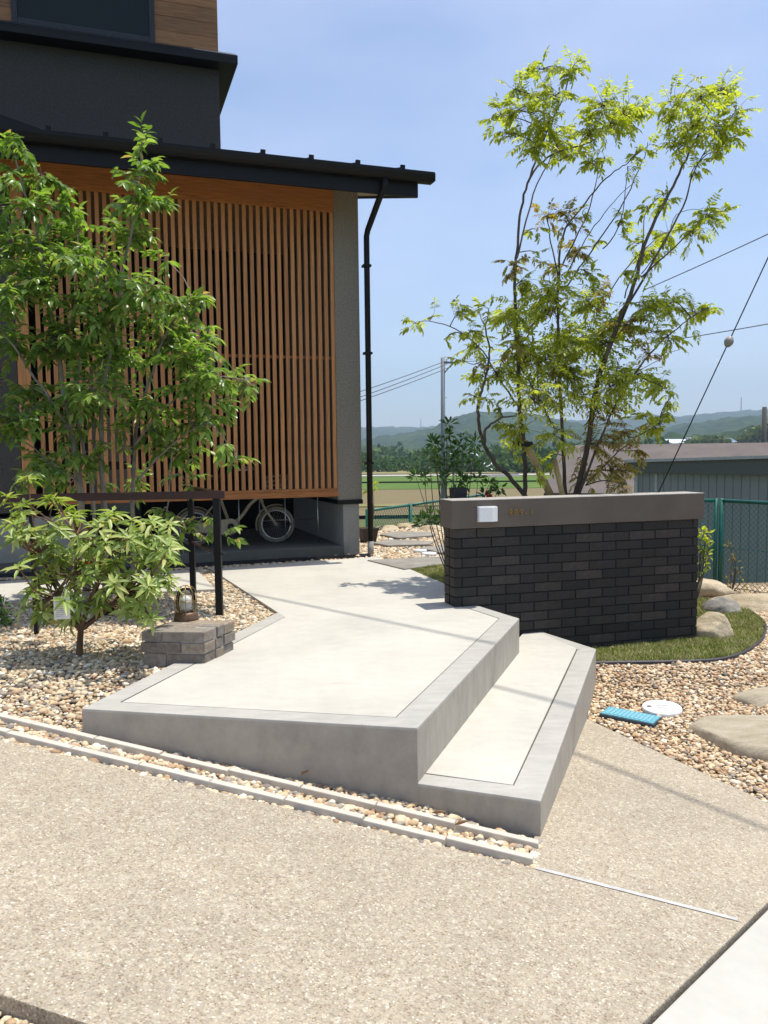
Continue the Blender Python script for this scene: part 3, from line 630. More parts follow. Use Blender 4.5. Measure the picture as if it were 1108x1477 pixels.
# ------------------------------------------------------------------ brick wall with coping
CO_B, CO_T, WTH = .545, .742, .20
def wpt(s, d, z): p = W0+wu*s+wv*d; return (p[0], p[1], z)
WLEN = float((xy(uz(1005, 748, CO_B))-W0)@wu)
wall = thing('brick_wall', 'low dark brick wall with brown plastered coping and house number', 'wall', (*(W0+wu*WLEN/2), LZ))
ROTW = Matrix.Rotation(WT, 4, 'Z')
bw, bh, CJ, CH = .2115, .0605, .009, (CO_B+.0)/8
def brick_mesh(l, nm):
    bm = bmesh.new(); b_box(bm, (0, 0, -bh/2), (l, .092, bh/2), None, .0018); return bmmesh(nm, bm)
full = brick_mesh(bw, 'brick'); bms = {}
full.materials.append(M('brick'))
r = random.Random(4)
def put_brick(s, d, z, l):
    k = round(l, 3)
    if abs(l-bw) < .002: me = full
    else:
        if k not in bms: bms[k] = brick_mesh(l, 'brick'); bms[k].materials.append(M('brick'))
        me = bms[k]
    o = bpy.data.objects.new('brick', me); COL.objects.link(o); o.parent = wall
    p = W0+wu*s+wv*(d+r.uniform(-.0015, .0015)); o.location = (p[0]-wall.location.x, p[1]-wall.location.y, z-wall.location.z+r.uniform(-.0008, .0008)); o.rotation_euler = (0, r.uniform(-.002, .002), WT+r.uniform(-.003, .003))
for c in range(14):
    z = CO_B-(c+.5)*CH
    for d in (0, WTH-.092):
        s = 0.; first = True
        while s < WLEN-.02:
            l = bw
            if first and c % 2: l = bw/2-CJ/2-.05
            if first and not c % 2: l = bw-.05
            first = False
            l = min(l, WLEN-s)
            if WLEN-s-l < .03: l = WLEN-s
            if not (z < -.02 and s+l < (.30 if d == 0 else .2)) : put_brick(s, d, z, l)
            s += l+CJ
def wbox(name, s0, s1, d0, d1, z0, z1, mat, bev=0, parent=None):
    bm = bmesh.new(); b_box(bm, (s0, d0, z0), (s1, d1, z1), None, bev)
    bmesh.ops.transform(bm, matrix=Matrix.Translation((W0[0], W0[1], 0)) @ ROTW, verts=bm.verts[:])
    return wchild(name, bmmesh(name, bm), mat, parent or wall)
wbox('mortar_core', .006, WLEN-.006, .0055, WTH-.0055, -.55, CO_B-.001, 'mortar')
cop = wbox('coping', -.022, WLEN+.035, -.018, WTH+.018, CO_B, CO_T-.006, 'coping', .004)
wbox('coping_cap', -.022, WLEN+.035, -.018, WTH+.018, CO_T-.006, CO_T, 'coping_top', .002)
# house number, brass
def text_mesh(ch, size, depth):
    cu = bpy.data.curves.new('digit', 'FONT'); cu.body = ch; cu.size = size; cu.extrude = depth/2; cu.align_x = 'LEFT'; cu.offset = .0
    ob = bpy.data.objects.new('digit', cu); COL.objects.link(ob); bpy.context.view_layer.update()
    dg = bpy.context.evaluated_depsgraph_get(); me = bpy.data.meshes.new_from_object(ob.evaluated_get(dg)); bpy.data.objects.remove(ob); return me
s_num = float((xy(uy(731, 745, W0[1]+.02))-W0)@wu)
def w_s(px, py):                              # wall coordinate under a pixel
    d = ray(px, py); t = (W0@wv)/(d[:2]@wv); p = d*t+np.array([0, 0, CAMZ]); return float((p[:2]-W0)@wu), float(p[2])
for ch, px in zip('989-1', (731.5, 739, 747, 754.5, 762)):
    s, z = w_s(px, 743)
    me = text_mesh(ch, .062, .006); me.materials.append(M('brass')); o = bpy.data.objects.new('digit', me); COL.objects.link(o); o.parent = cop
    p = W0+wu*s+wv*(-.0185-.004); off = Vector(wall.location)+Vector(cop.location)
    o.location = Vector((p[0], p[1], z))-off; o.rotation_euler = (math.pi/2, 0, WT)
# white wall lamp
s0, z0 = w_s(687.5, 752); s1, z1 = w_s(713.5, 730)
lp = thing('wall_lamp', 'white angular wall light on the brown wall coping', 'lamp', (*(W0+wu*(s0+s1)/2), z0))
bm = bmesh.new(); sm = s0+(s1-s0)*.62
pr = [(s0, -.0185), (s1, -.0185), (s1, -.05), (sm, -.078), (s0, -.05)]
b_prism(bm, [tuple(W0+wu*a+wv*b) for a, b in pr][::-1], z0, z1, .004); wchild('lamp_shade', bmmesh('lamp_shade', bm), 'lamp_white', lp)
wbox('back_plate', s0-.004, s1+.004, -.0215, -.017, z0-.004, z1+.004, 'steel', 0, lp)

# ------------------------------------------------------------------ the house
HT = rad(19); HU = np.array([math.cos(HT), math.sin(HT)]); HV = np.array([-HU[1], HU[0]]); H0 = xy(uz(489, 799.5, 0))
HM = Matrix.Translation((H0[0], H0[1], 0)) @ Matrix.Rotation(HT, 4, 'Z')
house = thing('house', 'modern house with orange timber lattice, dark stucco walls and black metal roof', 'house', (H0[0], H0[1], 0), HT)
def hl(name, me, mat, parent=None): return link(name, me, mat, parent or house)
def hbox(name, a, b, mat, bev=0, parent=None): return hl(name, boxm(name, a, b, bev), mat, parent)
def huv(px, py, v):                           # house coordinates of a pixel on a plane parallel to the front
    d = ray(px, py); t = (H0@HV+v)/(d[:2]@HV); p = d*t; q = p[:2]-H0; return float(q@HU), float(p[2]+CAMZ)
hbox('side_wall', (0, 0, .575), (.268, 4.2, 3.9), 'stucco_light', .006)
hbox('side_footing', (.058, .012, -.3), (.236, 4.2, .53), 'concrete_grey', .006)
hbox('flashing', (-.01, -.014, .53), (.272, 4.2, .575), 'black_metal', .003)
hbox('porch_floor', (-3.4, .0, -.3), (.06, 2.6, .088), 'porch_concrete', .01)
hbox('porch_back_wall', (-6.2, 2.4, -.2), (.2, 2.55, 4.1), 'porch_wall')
hbox('porch_ceiling', (-3.1, .05, 3.66), (.05, 2.4, 3.70), 'wood_soffit')
hbox('front_wall', (-6.5, .0, .55), (-3.05, .2, 3.62), 'stucco', .004)
hbox('front_footing', (-6.5, .02, -.3), (-2.62, .2, .5), 'concrete_grey', .004)
hbox('beam', (-6.5, -.012, 3.588), (0.0, .12, 3.78), 'wood_beam', .004)
lat = hbox('lattice', (-3.046, -.006, .616), (0.004, .07, .674), 'wood_beam', .003)
hbox('bottom_lip', (-3.046, .006, .6745), (0.0, .06, .703), 'wood_beam', .002, lat)
hbox('top_rail', (-2.94, .004, 3.545), (0.0, .06, 3.5875), 'wood_beam', .002, lat)
hbox('side_frame', (-3.046, -.004, .7035), (-2.937, .07, 3.5875), 'wood_slat', .003, lat)
for z in (2.05,): hbox('batten', (-2.93, .06, z), (-.002, .075, z+.03), 'wood_beam', 0, lat)
me = boxm('slat', (-.019, 0, 0), (.019, .036, 3.545-.7035), .002); me.materials.append(M('wood_slat'))
for i in range(42):
    o = link('slat', me, None, lat); o.location = (-.0195-i*.0692, .014, .7035)
# silver hangers below the lattice
for px, vv, y1 in ((344, .5, 775), (411, .45, 770), (458, .25, 778), (374, .7, 765)):
    a, zt = huv(px, 712, vv); hl('hanger_rod', tubem('hanger_rod', [(a, vv, .70), (a, vv, .105)], .006, 6), 'steel')
hl('hanger_bar', tubem('hanger_bar', [(huv(374, 712, .7)[0], .7, .33), (huv(458, 712, .7)[0], .7, .33)], .006, 6), 'steel')
# lower roof: slab with pitch, fascia, gutter, standing seams
PIT = .287; OV = .6
def roofz(v): return 3.79+PIT*(v+OV)
bm = bmesh.new(); UL, UR = -6.5, .70
def wedge(bm, u0, u1, v0, v1, za, zb, th):
    vs = [bm.verts.new(c) for c in ((u0, v0, za-th), (u1, v0, za-th), (u1, v1, zb-th), (u0, v1, zb-th), (u0, v0, za), (u1, v0, za), (u1, v1, zb), (u0, v1, zb))]
    for q in ((3, 2, 1, 0), (4, 5, 6, 7), (0, 1, 5, 4), (1, 2, 6, 5), (2, 3, 7, 6), (3, 0, 4, 7)): bm.faces.new([vs[i] for i in q])
wedge(bm, UL, UR+.02, -OV-.05, 3.6, roofz(-OV-.05), roofz(3.6), .03); roof = hl('roof', bmmesh('roof', bm), 'black_metal')
bm = bmesh.new(); wedge(bm, UL, UR-.03, -OV+.03, 3.6, roofz(-OV+.03)-.17, roofz(3.6)-.17, .02); hl('soffit', bmmesh('soffit', bm), 'wood_soffit', roof)
hbox('fascia', (UL, -OV-.005, 3.578), (UR, -OV+.028, 3.757), 'black_metal', .003, roof)
bm = bmesh.new(); wedge(bm, UR-.028, UR+.004, -OV+.0285, 3.6, roofz(-OV+.0285)-.033, roofz(3.6)-.033, .185); hl('rake_board', bmmesh('rake_board', bm), 'black_metal', roof)
prof = [(-.12, 0), (-.118, -.03), (-.10, -.065), (-.07, -.085), (-.03, -.09), (0, -.088), (0, -.008), (-.006, -.008), (-.006, -.08), (-.032, -.082), (-.068, -.078), (-.095, -.06), (-.112, -.03), (-.114, 0)]
bm = bmesh.new(); ra = [bm.verts.new((UL, -OV-.006+a, 3.795+b)) for a, b in prof]; rb = [bm.verts.new((UR+.13, -OV-.006+a, 3.795+b)) for a, b in prof]; k = len(prof)
for i in range(k): bm.faces.new((ra[i], ra[(i+1) % k], rb[(i+1) % k], rb[i]))
bm.faces.new(rb); hl('gutter', bmmesh('gutter', bm), 'black_metal', roof)
hbox('gutter_end', (UR+.128, -OV-.122, 3.712), (UR+.136, -OV-.006, 3.792), 'black_metal', .01, roof)
for i in range(15):
    u0 = .52-i*.455
    bm = bmesh.new(); wedge(bm, u0-.016, u0+.016, -OV-.06, 2.0, roofz(-OV-.06)+.058, roofz(2.0)+.058, .06)
    b_box(bm, (u0-.022, -OV-.07, roofz(-OV)-.004), (u0+.022, -OV-.045, roofz(-OV)+.062)); hl('seam', bmmesh('seam', bm), 'black_metal', roof)
bm = bmesh.new(); ul, zl = huv(0, 158, -.1); ur2, zr = huv(58, 182, -.1)
vs = [(ul-1.5, -.1, zl+.35), (ur2, -.1, zr-.02), (ur2, 1.9, zr+.5), (ul-1.5, 1.9, zl+.9)]
up4 = [bm.verts.new(c) for c in vs]; lo4 = [bm.verts.new((c[0], c[1], c[2]-.22)) for c in vs]; bm.faces.new(up4); bm.faces.new(lo4[::-1])
for i in range(4): bm.faces.new((lo4[i], lo4[(i+1) % 4], up4[(i+1) % 4], up4[i]))
hl('raised_roof', bmmesh('raised_roof', bm), 'black_metal', roof)
# downpipe
dp_u, dp_z = huv(529, 330, -.06); up_u, up_z = huv(554, 284, -.62)
tz = huv(528.5, 334, -.05)[1]
pipe = hl('downpipe', tubem('downpipe', [(dp_u+.0, -.05, .10), (dp_u+.0, -.05, tz-.05), (dp_u+.008, -.07, tz+.01), (up_u-.03, -.60, 3.56), (up_u, -.64, 3.62), (up_u, -.66, 3.74)], .031, 12), 'black_metal')
hl('pipe_base', tubem('pipe_base', [(dp_u, -.05, -.05), (dp_u, -.05, .13)], .034, 12), 'concrete_grey', pipe)
for z in (.95, 2.1, 3.0): hbox('bracket', (dp_u-.045, -.085, z), (dp_u+.04, -.0, z+.025), 'black_metal', .003, pipe)
# upper storey
VU = 2.0; UC = huv(317, 150, VU)[0]; zb_t = huv(317, 77, VU)[1]; zb_b = zb_t-.26
hbox('upper_wall', (-9, VU, 3.9), (UC, 7, zb_t-.02), 'stucco', .004)
bu, bz = huv(343, 80, VU-.22)
band_ = hl('eave_band', boxm('eave_band', (-9, VU-.22, bz-.10), (bu, 7.2, bz), .004), 'black_metal')
bm = bmesh.new(); wedge(bm, -9, bu, VU-.22, VU+.02, bz, zb_t+.03, .03); hl('band_flashing', bmmesh('band_flashing', bm), 'dark_frame', band_)
wl, wz = huv(26, 40, VU); wr, wzb = huv(216, 62, VU); wx0, wx1, wz0, wz1 = wl, wr, zb_t+.06, zb_t+1.5
hbox('siding_backing', (-9, VU+.02, zb_t-.02), (UC-.012, 6.9, zb_t+2.6), 'dark_frame')
k = 0; z = zb_t+.01; sid = hbox('siding', (wx1+.06, VU, zb_t-.02), (UC, VU+.0195, zb_t+.008), 'wood_siding')
while z < zb_t+2.2:
    hbox('siding_board', (wx1+.062, VU+.002, z), (UC, VU+.0195, z+.162), 'wood_siding', .002, sid)
    hbox('siding_board', (-7, VU+.002, z), (wx0-.062, VU+.0195, z+.162), 'wood_siding', .002, sid)
    if z > wz1+.05: hbox('siding_board', (wx0-.06, VU+.002, z), (wx1+.06, VU+.0195, z+.162), 'wood_siding', .002, sid)
    hbox('siding_board', (UC-.0105, VU+.0205, z), (UC+.0005, 6.9, z+.162), 'wood_siding', .002, sid)
    z += .165
win = hbox('window', (wx0-.06, VU-.03, wz0-.06), (wx0, VU+.05, wz1+.06), 'dark_frame', .003)
hbox('window_frame', (wx1, VU-.03, wz0-.06), (wx1+.06, VU+.05, wz1+.06), 'dark_frame', .003, win)
hbox('window_frame', (wx0+.001, VU-.03, wz0-.06), (wx1-.001, VU+.05, wz0), 'dark_frame', .003, win)
hbox('window_frame', (wx0+.001, VU-.03, wz1), (wx1-.001, VU+.05, wz1+.06), 'dark_frame', .003, win)
hbox('pane', (wx0+.002, VU+.012, wz0+.001), (wx1-.002, VU+.0195, wz1-.001), 'glass_dark', 0, win)
hbox('upper_roof', (-9, VU-.7, zb_t+2.4), (UC+.35, 7.5, zb_t+2.55), 'black_metal', .004)
# glazed door and things inside the porch (pale blinds seen through the slats)
dr = hbox('porch_door', (-2.6, 2.36, .1), (-1.9, 2.395, 2.2), 'dark_frame')
for z0 in (.35, 1.0, 1.65): hbox('door_pane', (-2.5, 2.35, z0), (-2.0, 2.358, z0+.55), 'house_cream', 0, dr)
# drain channel along the house
dc = thing('drain_channel', 'dark slotted drain channel in gravel along the house base', 'drain', (H0[0], H0[1], 0), HT)
for vv in (-.10, -.16, -.245): link('channel_rail', boxm('channel_rail', (-5, vv-.007, -.05), (.30, vv+.007, .004), .001), 'dark_frame', dc)
for i in range(70): link('cross_bar', bpy.data.meshes.get('cross_bar') or boxm('cross_bar', (-.005, -.152, -.02), (.005, -.108, -.001)), 'dark_frame', dc).location = (.25-i*.075, 0, 0)
HP = lambda u_, v_: H0+HU*u_+HV*v_
pebbles('gravel', [HP(-5, -.33), HP(.5, -.40), HP(.5, 0), HP(-5, -.0)], lambda x, y: np.full_like(x, -.026), .024, .0135, 16, 1, [XP, OUT], lift=.3)

# ------------------------------------------------------------------ bicycle under the lattice
ba, bb = uz(282, 788, .088), uz(399, 783, .088); bdir = xy(bb)-xy(ba); WB = float(np.linalg.norm(bdir)); WR = .205
bike = thing('bicycle', 'small cream step-through bicycle parked under the timber lattice', 'bicycle', (*ba[:2], .088), math.atan2(bdir[1], bdir[0]))
def wheel(name, x, steer=0):
    V = []; R_, r_ = WR-.02, .02
    a = np.linspace(0, 2*math.pi, 33)
    pts = [(x+R_*math.cos(t)*math.cos(steer), R_*math.cos(t)*math.sin(steer), WR+R_*math.sin(t)) for t in a]
    w = link(name, tubem('wheel', pts, .019, 8), 'tyre', bike)
    rim = [(x+(R_-.027)*math.cos(t)*math.cos(steer), (R_-.027)*math.cos(t)*math.sin(steer), WR+(R_-.027)*math.sin(t)) for t in a]
    link('rim', tubem('rim', rim, .010, 6), 'steel', w)
    tb = TB()
    for t in a[:-1:2]:
        for sg in (-1, 1): tb.add([(x, sg*.025, WR), (x+(R_-.03)*math.cos(t+.1*sg)*math.cos(steer), (R_-.03)*math.cos(t+.1*sg)*math.sin(steer), WR+(R_-.03)*math.sin(t+.1*sg))], .0012, 3)
    link('spoke_set', tb.mesh('spokes'), 'steel', w)
    link('hub', tubem('hub', [(x, -.04, WR), (x, .04, WR)], .016, 10), 'steel', w)
wheel('wheel', 0); wheel('wheel', WB, rad(-14))
cx = WB*.43; hx, hz = WB*.80, .52
tb = TB(); tb.add([(cx, 0, WR), (cx-.13, 0, .60)], .017, 8, True)
tb.add(smooth_line([(cx, 0, WR+.0), (cx+.12, 0, WR+.10), (hx-.10, 0, .44), (hx, 0, hz)], 6), .019, 8, True)
tb.add([(hx+.028, 0, hz-.07), (hx-.03, 0, hz+.10)], .02, 8, True)
for sg in (-1, 1): tb.add([(0, sg*.05, WR), (cx, sg*.03, WR)], .01, 6, True); tb.add([(0, sg*.05, WR), (cx-.10, sg*.015, .52)], .009, 6, True)
link('frame', tb.mesh('frame'), 'cream_paint', bike)
tb = TB()
for sg in (-1, 1): tb.add(smooth_line([(hx+.03, sg*.0+.0, hz-.07), (hx+.06, sg*.05, hz-.15), (WB, sg*.05, WR)], 5), .012, 6, True)
link('fork', tb.mesh('fork'), 'cream_paint', bike)
bm = bmesh.new(); pts = []
for t in np.linspace(math.pi/2, 3*math.pi/2, 9): pts.append((0+.045*math.cos(t), .045*math.sin(t)))
for t in np.linspace(-math.pi/2, math.pi/2, 12): pts.append((cx+.085*math.cos(t), .085*math.sin(t)))
lo = [bm.verts.new((x, -.062, WR+z)) for x, z in pts]; hi = [bm.verts.new((x, -.035, WR+z)) for x, z in pts]; bm.faces.new(lo); bm.faces.new(hi[::-1])
for i in range(len(pts)): bm.faces.new((lo[i], hi[i], hi[(i+1) % len(pts)], lo[(i+1) % len(pts)]))
link('chain_guard', bmmesh('chain_guard', bm), 'cream_paint', bike)
cr = link('crank', tubem('crank', [(cx, -.062, WR), (cx, -.078, WR)], .036, 14), 'black_plastic', bike)
link('crank_arm', tubem('crank_arm', [(cx, -.08, WR), (cx+.01, -.085, WR-.13)], .009, 6), 'steel', cr); link('pedal', boxm('pedal', (cx-.03, -.15, WR-.14), (cx+.05, -.085, WR-.12), .004), 'black_plastic', cr)
def fender(x, t0, t1, st=0):
    R_ = WR+.022; bm = bmesh.new(); rows = []
    for t in np.linspace(t0, t1, 16):
        rows.append([bm.verts.new((x+(R_-d)*math.cos(t), s, WR+(R_-d)*math.sin(t))) for s, d in ((-.03, .012), (-.018, 0), (.018, 0), (.03, .012))])
    for a, b in zip(rows, rows[1:]):
        for i in range(3): bm.faces.new((a[i], a[i+1], b[i+1], b[i]))
    link('fender', bmmesh('fender', bm, True), 'cream_paint', bike)
fender(0, rad(20), rad(200)); fender(WB, rad(70), rad(195))
link('seat_post', tubem('seat_post', [(cx-.12, 0, .56), (cx-.16, 0, .74)], .012, 8), 'steel', bike)
bm = bmesh.new(); bmesh.ops.create_icosphere(bm, subdivisions=3, radius=1)
for v in bm.verts: v.co = Vector((v.co.x*.12+cx-.17, v.co.y*(.075-.04*v.co.x), v.co.z*.035+.75))
link('saddle', bmmesh('saddle', bm, True), 'terracotta_dark', bike)
hb = link('handlebar', tubem('handlebar', smooth_line([(hx-.20, -.22, .80), (hx-.10, -.21, .84), (hx-.02, -.06, .80), (hx-.035, 0, .78), (hx-.02, .06, .80), (hx-.10, .21, .84), (hx-.20, .22, .80)], 5), .011, 8), 'steel', bike)
link('stem', tubem('stem', [(hx-.03, 0, hz+.08), (hx-.04, 0, .79)], .012, 8), 'steel', hb)
bk = [(hx+.06, -.13, .58), (hx+.32, -.12, .60), (hx+.32, .12, .60), (hx+.06, .13, .58)]
tb = TB()
for z in (0, .05, .10, .15): tb.add([(x, y*(1+z), zz+z) for x, y, zz in bk+bk[:1]], .004, 4)
for i in range(4):
    for t in np.linspace(0, 1, 6):
        a, b = np.array(bk[i]), np.array(bk[(i+1) % 4]); p = a+(b-a)*t; tb.add([p, (p[0], p[1]*1.15, p[2]+.15)], .003, 3)
link('basket', tb.mesh('basket'), 'steel', bike)

# ------------------------------------------------------------------ pot by the downpipe
pp = uz(531, 783, -.02)
pot = thing('plant_pot', 'dark brown square flower pot standing behind the black downpipe', 'pot', (pp[0], pp[1]+.1, -.03), HT)
bm = bmesh.new()
for (w0, w1, z0, z1) in ((.075, .10, 0, .16), (.108, .108, .16, .185)):
    vs = [bm.verts.new((sx*w0, sy*w0, z0)) for sx, sy in ((-1, -1), (1, -1), (1, 1), (-1, 1))]+[bm.verts.new((sx*w1, sy*w1, z1)) for sx, sy in ((-1, -1), (1, -1), (1, 1), (-1, 1))]
    for q in ((3, 2, 1, 0), (0, 1, 5, 4), (1, 2, 6, 5), (2, 3, 7, 6), (3, 0, 4, 7)): bm.faces.new([vs[i] for i in q])
    if z0 > .1: bm.faces.new(vs[4:])
pb_ = link('pot_body', bmmesh('pot_body', bm), 'terracotta_dark', pot); link('pot_soil', boxm('pot_soil', (-.09, -.09, .15), (.09, .09, .187)), 'soil', pot)

# ------------------------------------------------------------------ stone block with bulkhead lamp
bN, bLf, bR = xy(uz(296, 957, 0)), xy(uz(207, 955, 0)), xy(uz(338, 937, 0))
du = (bN-bLf); LB_W = float(np.linalg.norm(du)); du /= LB_W; dv = (bR-bN); LB_D = float(np.linalg.norm(dv)); dv /= LB_D
blk = thing('lamp_block', 'low weathered stone block plinth under the caged lamp beside the path', 'plinth', (*bN, -.05))
BT = .165; rr_ = random.Random(8)
def bpt(a, b): return bN-du*a+dv*b             # a: along the camera side leftwards, b: back
wchild('mortar', prism('mortar', [bpt(.008, .008), bpt(.008, LB_D-.008), bpt(LB_W-.008, LB_D-.008), bpt(LB_W-.008, .008)], -.12, BT-.004), 'block_mortar', blk)
lay = [(-.12, .048), (.053, .106), (.111, BT)]
splitF = [[0, .62, 1], [0, .38, 1], [0, .70, 1]]; splitR = [[0, .34, 1], [0, .6, 1], [0, .42, 1]]
for li, (z0, z1) in enumerate(lay):
    for sp, sf in ((splitF[li], 'f'), (splitR[li], 'r'), (splitF[li], 'b')):
        for t0, t1 in zip(sp, sp[1:]):
            g_ = .004; th = .105; z0_, z1_ = z0+rr_.uniform(0, .003), z1-rr_.uniform(0, .003); e = rr_.uniform(-.004, .006)
            if sf in 'fb':
                a0, a1 = t0*LB_W+(g_ if t0 else -e), t1*LB_W-(g_ if t1 < 1 else -e); b0_, b1_ = (-e, th) if sf == 'f' else (LB_D-th, LB_D+e)
            else:
                b0_, b1_ = max(th+g_*2, t0*LB_D+g_), min(LB_D-th-2*g_, t1*LB_D-g_); a0, a1 = -e, th
                if b1_-b0_ < .02: continue
            wchild('stone', prism('stone', [bpt(a0, b0_), bpt(a0, b1_), bpt(a1, b1_), bpt(a1, b0_)], z0_, z1_, .006), 'block_stone', blk)
wchild('stone', prism('stone', [bpt(.11, .112), bpt(.11, LB_D-.112), bpt(LB_W+.002, LB_D-.112), bpt(LB_W+.002, .112)], .111, BT-.002, .005), 'block_stone', blk)
lc = xy(uz(269, 893, BT)); LR = .062
lamp = thing('bulkhead_lamp', 'bronze bulkhead lamp with clear glass dome and wire cage on the stone block', 'lamp', (*lc, BT-.003))
link('base', lathe('base', [(LR*1.02, 0), (LR*1.0, .012), (LR*.93, .030), (LR*.86, .042), (LR*.6, .045)], 28), 'bronze', lamp)
link('glass_dome', lathe('glass_dome', [(.048, .044), (.050, .06), (.050, .115), (.046, .137), (.035, .156), (.02, .163), (.003, .166)], 28, False), 'glass_clear', lamp)
link('bulb', lathe('bulb', [(.020, .044), (.022, .062), (.028, .08), (.030, .098), (.026, .114), (.013, .124), (.003, .126)], 20), 'bulb', lamp)
tb = TB()
for i in range(4):
    t = i*math.pi/4+.2; P_ = [(r_*math.cos(t)*s, r_*math.sin(t)*s, z) for r_, z, s in ((.054, .043, 1), (.054, .12, 1), (.049, .147, 1), (.036, .168, 1), (.012, .178, 1), (.012, .178, -1), (.036, .168, -1), (.049, .147, -1), (.054, .12, -1), (.054, .043, -1))]
    tb.add(P_, .0017, 5)
tb.add([(.0535*math.cos(a), .0535*math.sin(a), .10) for a in np.linspace(0, 2*math.pi, 29)], .0019, 5)
link('cage', tb.mesh('cage'), 'brass', lamp); lamp.scale = (1.08, 1.08, 1.08)

# ------------------------------------------------------------------ handrail
P1, P2, P3 = uz(317, 888, -.02), uz(279, 856, -.02), uz(53, 916, -.03)
hr = thing('handrail', 'dark brown metal handrail on slim black posts beside the entrance path', 'handrail', (*P1[:2], -.02))
RT = uy(317, 708, P1[1])[2]
def post(p, top, w):
    wchild('post', boxm('post', (p[0]-w, p[1]-w, -.15), (p[0]+w, p[1]+w, top-.03), .002), 'black_metal', hr)
post(P1, RT, .023); post(P2, RT, .021); post(P3, RT, .012)
def bar(name, a, b, w, h, mat, parent):
    a = np.array(a, float); b = np.array(b, float); d = b-a; Ln = np.linalg.norm(d[:2]); an = math.atan2(d[1], d[0])
    bm = bmesh.new(); b_box(bm, (0, -w, -h), (Ln, w, 0), None, .003); bmesh.ops.transform(bm, matrix=Matrix.Translation(tuple(a)) @ Matrix.Rotation(an, 4, 'Z'), verts=bm.verts[:])
    return wchild(name, bmmesh(name, bm), mat, parent)
l_end = xy(P1)+(xy(uy(0, 713, 5.30))-xy(P1))*2.3
rgt = xy(P1)+(xy(P1)-l_end)/np.linalg.norm(xy(P1)-l_end)*.055
bar('top_rail', (*l_end, RT), (*rgt, RT), .030, .050, 'rail_brown', hr)
dd = (xy(P2)-xy(P1))/np.linalg.norm(xy(P2)-xy(P1))
bar('return_rail', (*(xy(P1)+dd*.032), RT-.001), (*(xy(P2)+dd*.05), RT-.001), .026, .038, 'rail_brown', hr)
for p, z in ((P1, .40), (P2, .40)): wchild('bracket', boxm('bracket', (p[0]-.028, p[1]-.03, z), (p[0]+.045, p[1]+.03, z+.008)), 'black_metal', hr)
bar('tie_bar', (*xy(P1), .40), (*xy(P2), .40), .008, .016, 'rail_brown', hr)

# ------------------------------------------------------------------ rocks, covers, stepping stones
def rock(name, c, size, seed, mat, label, cat='boulder', group=None, flat=0, rz=0, sub=4, rough=.24, tone=0):
    V, Fc = ICO[sub]; rs_ = np.random.RandomState(seed); V = V.copy()
    for _ in range(7):                        # random cleavage planes give facets
        d = rs_.normal(size=3); d /= np.linalg.norm(d); h = rs_.uniform(.62, .95); k = V@d; V = V-np.clip(k-h, 0, None)[:, None]*d*.85
    f = 1+rough*(fbm(V[:, 0]*2.2+seed, V[:, 1]*2.2+V[:, 2]*1.7, 4, seed)-.5)*1.6; V = V*f[:, None]
    if flat: V[:, 2] = np.sign(V[:, 2])*np.minimum(np.abs(V[:, 2]), flat+.12*(fbm(V[:, 0]*3, V[:, 1]*3, 3, seed+1)-.5))
    V = V*np.array(size)/2; cz, sz = math.cos(rz), math.sin(rz); V = np.stack([V[:, 0]*cz-V[:, 1]*sz, V[:, 0]*sz+V[:, 1]*cz, V[:, 2]], 1)
    o = link(name, npmesh(name, V, Fc, True), mat); o.location = tuple(float(q) for q in c); tag(o, label, cat, group); return o
p = uz(1031, 922, LZ); rock('boulder', (p[0], p[1]+.10, LZ+.05), (.36, .26, .27), 3, 'rock', 'rounded pale boulder on the lawn at the end of the brick wall', rz=-.35)
p = uz(1035, 868, LZ); rock('boulder', (p[0]-.12, p[1]+.45, LZ+.03), (.95, .45, .27), 5, 'rock', 'long low boulder at the foot of the green gate', rz=-.35)
p = uz(1047, 886, LZ); rock('boulder', (p[0]+.02, p[1]+.14, LZ+.0), (.36, .3, .24), 8, 'rock_grey', 'small grey boulder at the back edge of the lawn', rz=.4)
p = uz(1095, 886, LZ); rock('boulder', (p[0]+.12, p[1]+.30, LZ+.01), (.8, .42, .25), 10, 'rock', 'broad pale boulder beyond the lawn in front of the mesh fence', rz=-.2)
p = uz(1030, 1060, -.47); rock('slab_stone', (p[0]+.41, p[1]-.02, float(gr(p[0]+.1, p[1]))-.005), (1.05, .66, .32), 21, 'slab_stone', 'large flat pale stone in the gravel beside the driveway', 'stone', flat=.36, rz=-.42, rough=.1)
p = uz(1078, 1008, -.455); rock('slab_stone', (p[0]+.33, p[1]+.02, float(gr(p[0]+.1, p[1]))-.005), (.80, .46, .28), 22, 'slab_stone', 'smaller rounded flat stone between the lawn and the large flat stone', 'stone', flat=.34, rz=-.1, rough=.1)
for i, (x, y, w) in enumerate([(555, 765, .5), (590, 762, .62), (628, 764, .5)]):
    p = uz(x, y, 0); rock('boulder', (p[0], p[1]+.25, -.06), (w, .36, .22), 30+i, 'rock', ['low pale boulder by the house side of the back fence', 'low pale boulder at the foot of the back fence post', 'low pale boulder behind the brick wall by the back fence'][i], rz=.1*i)
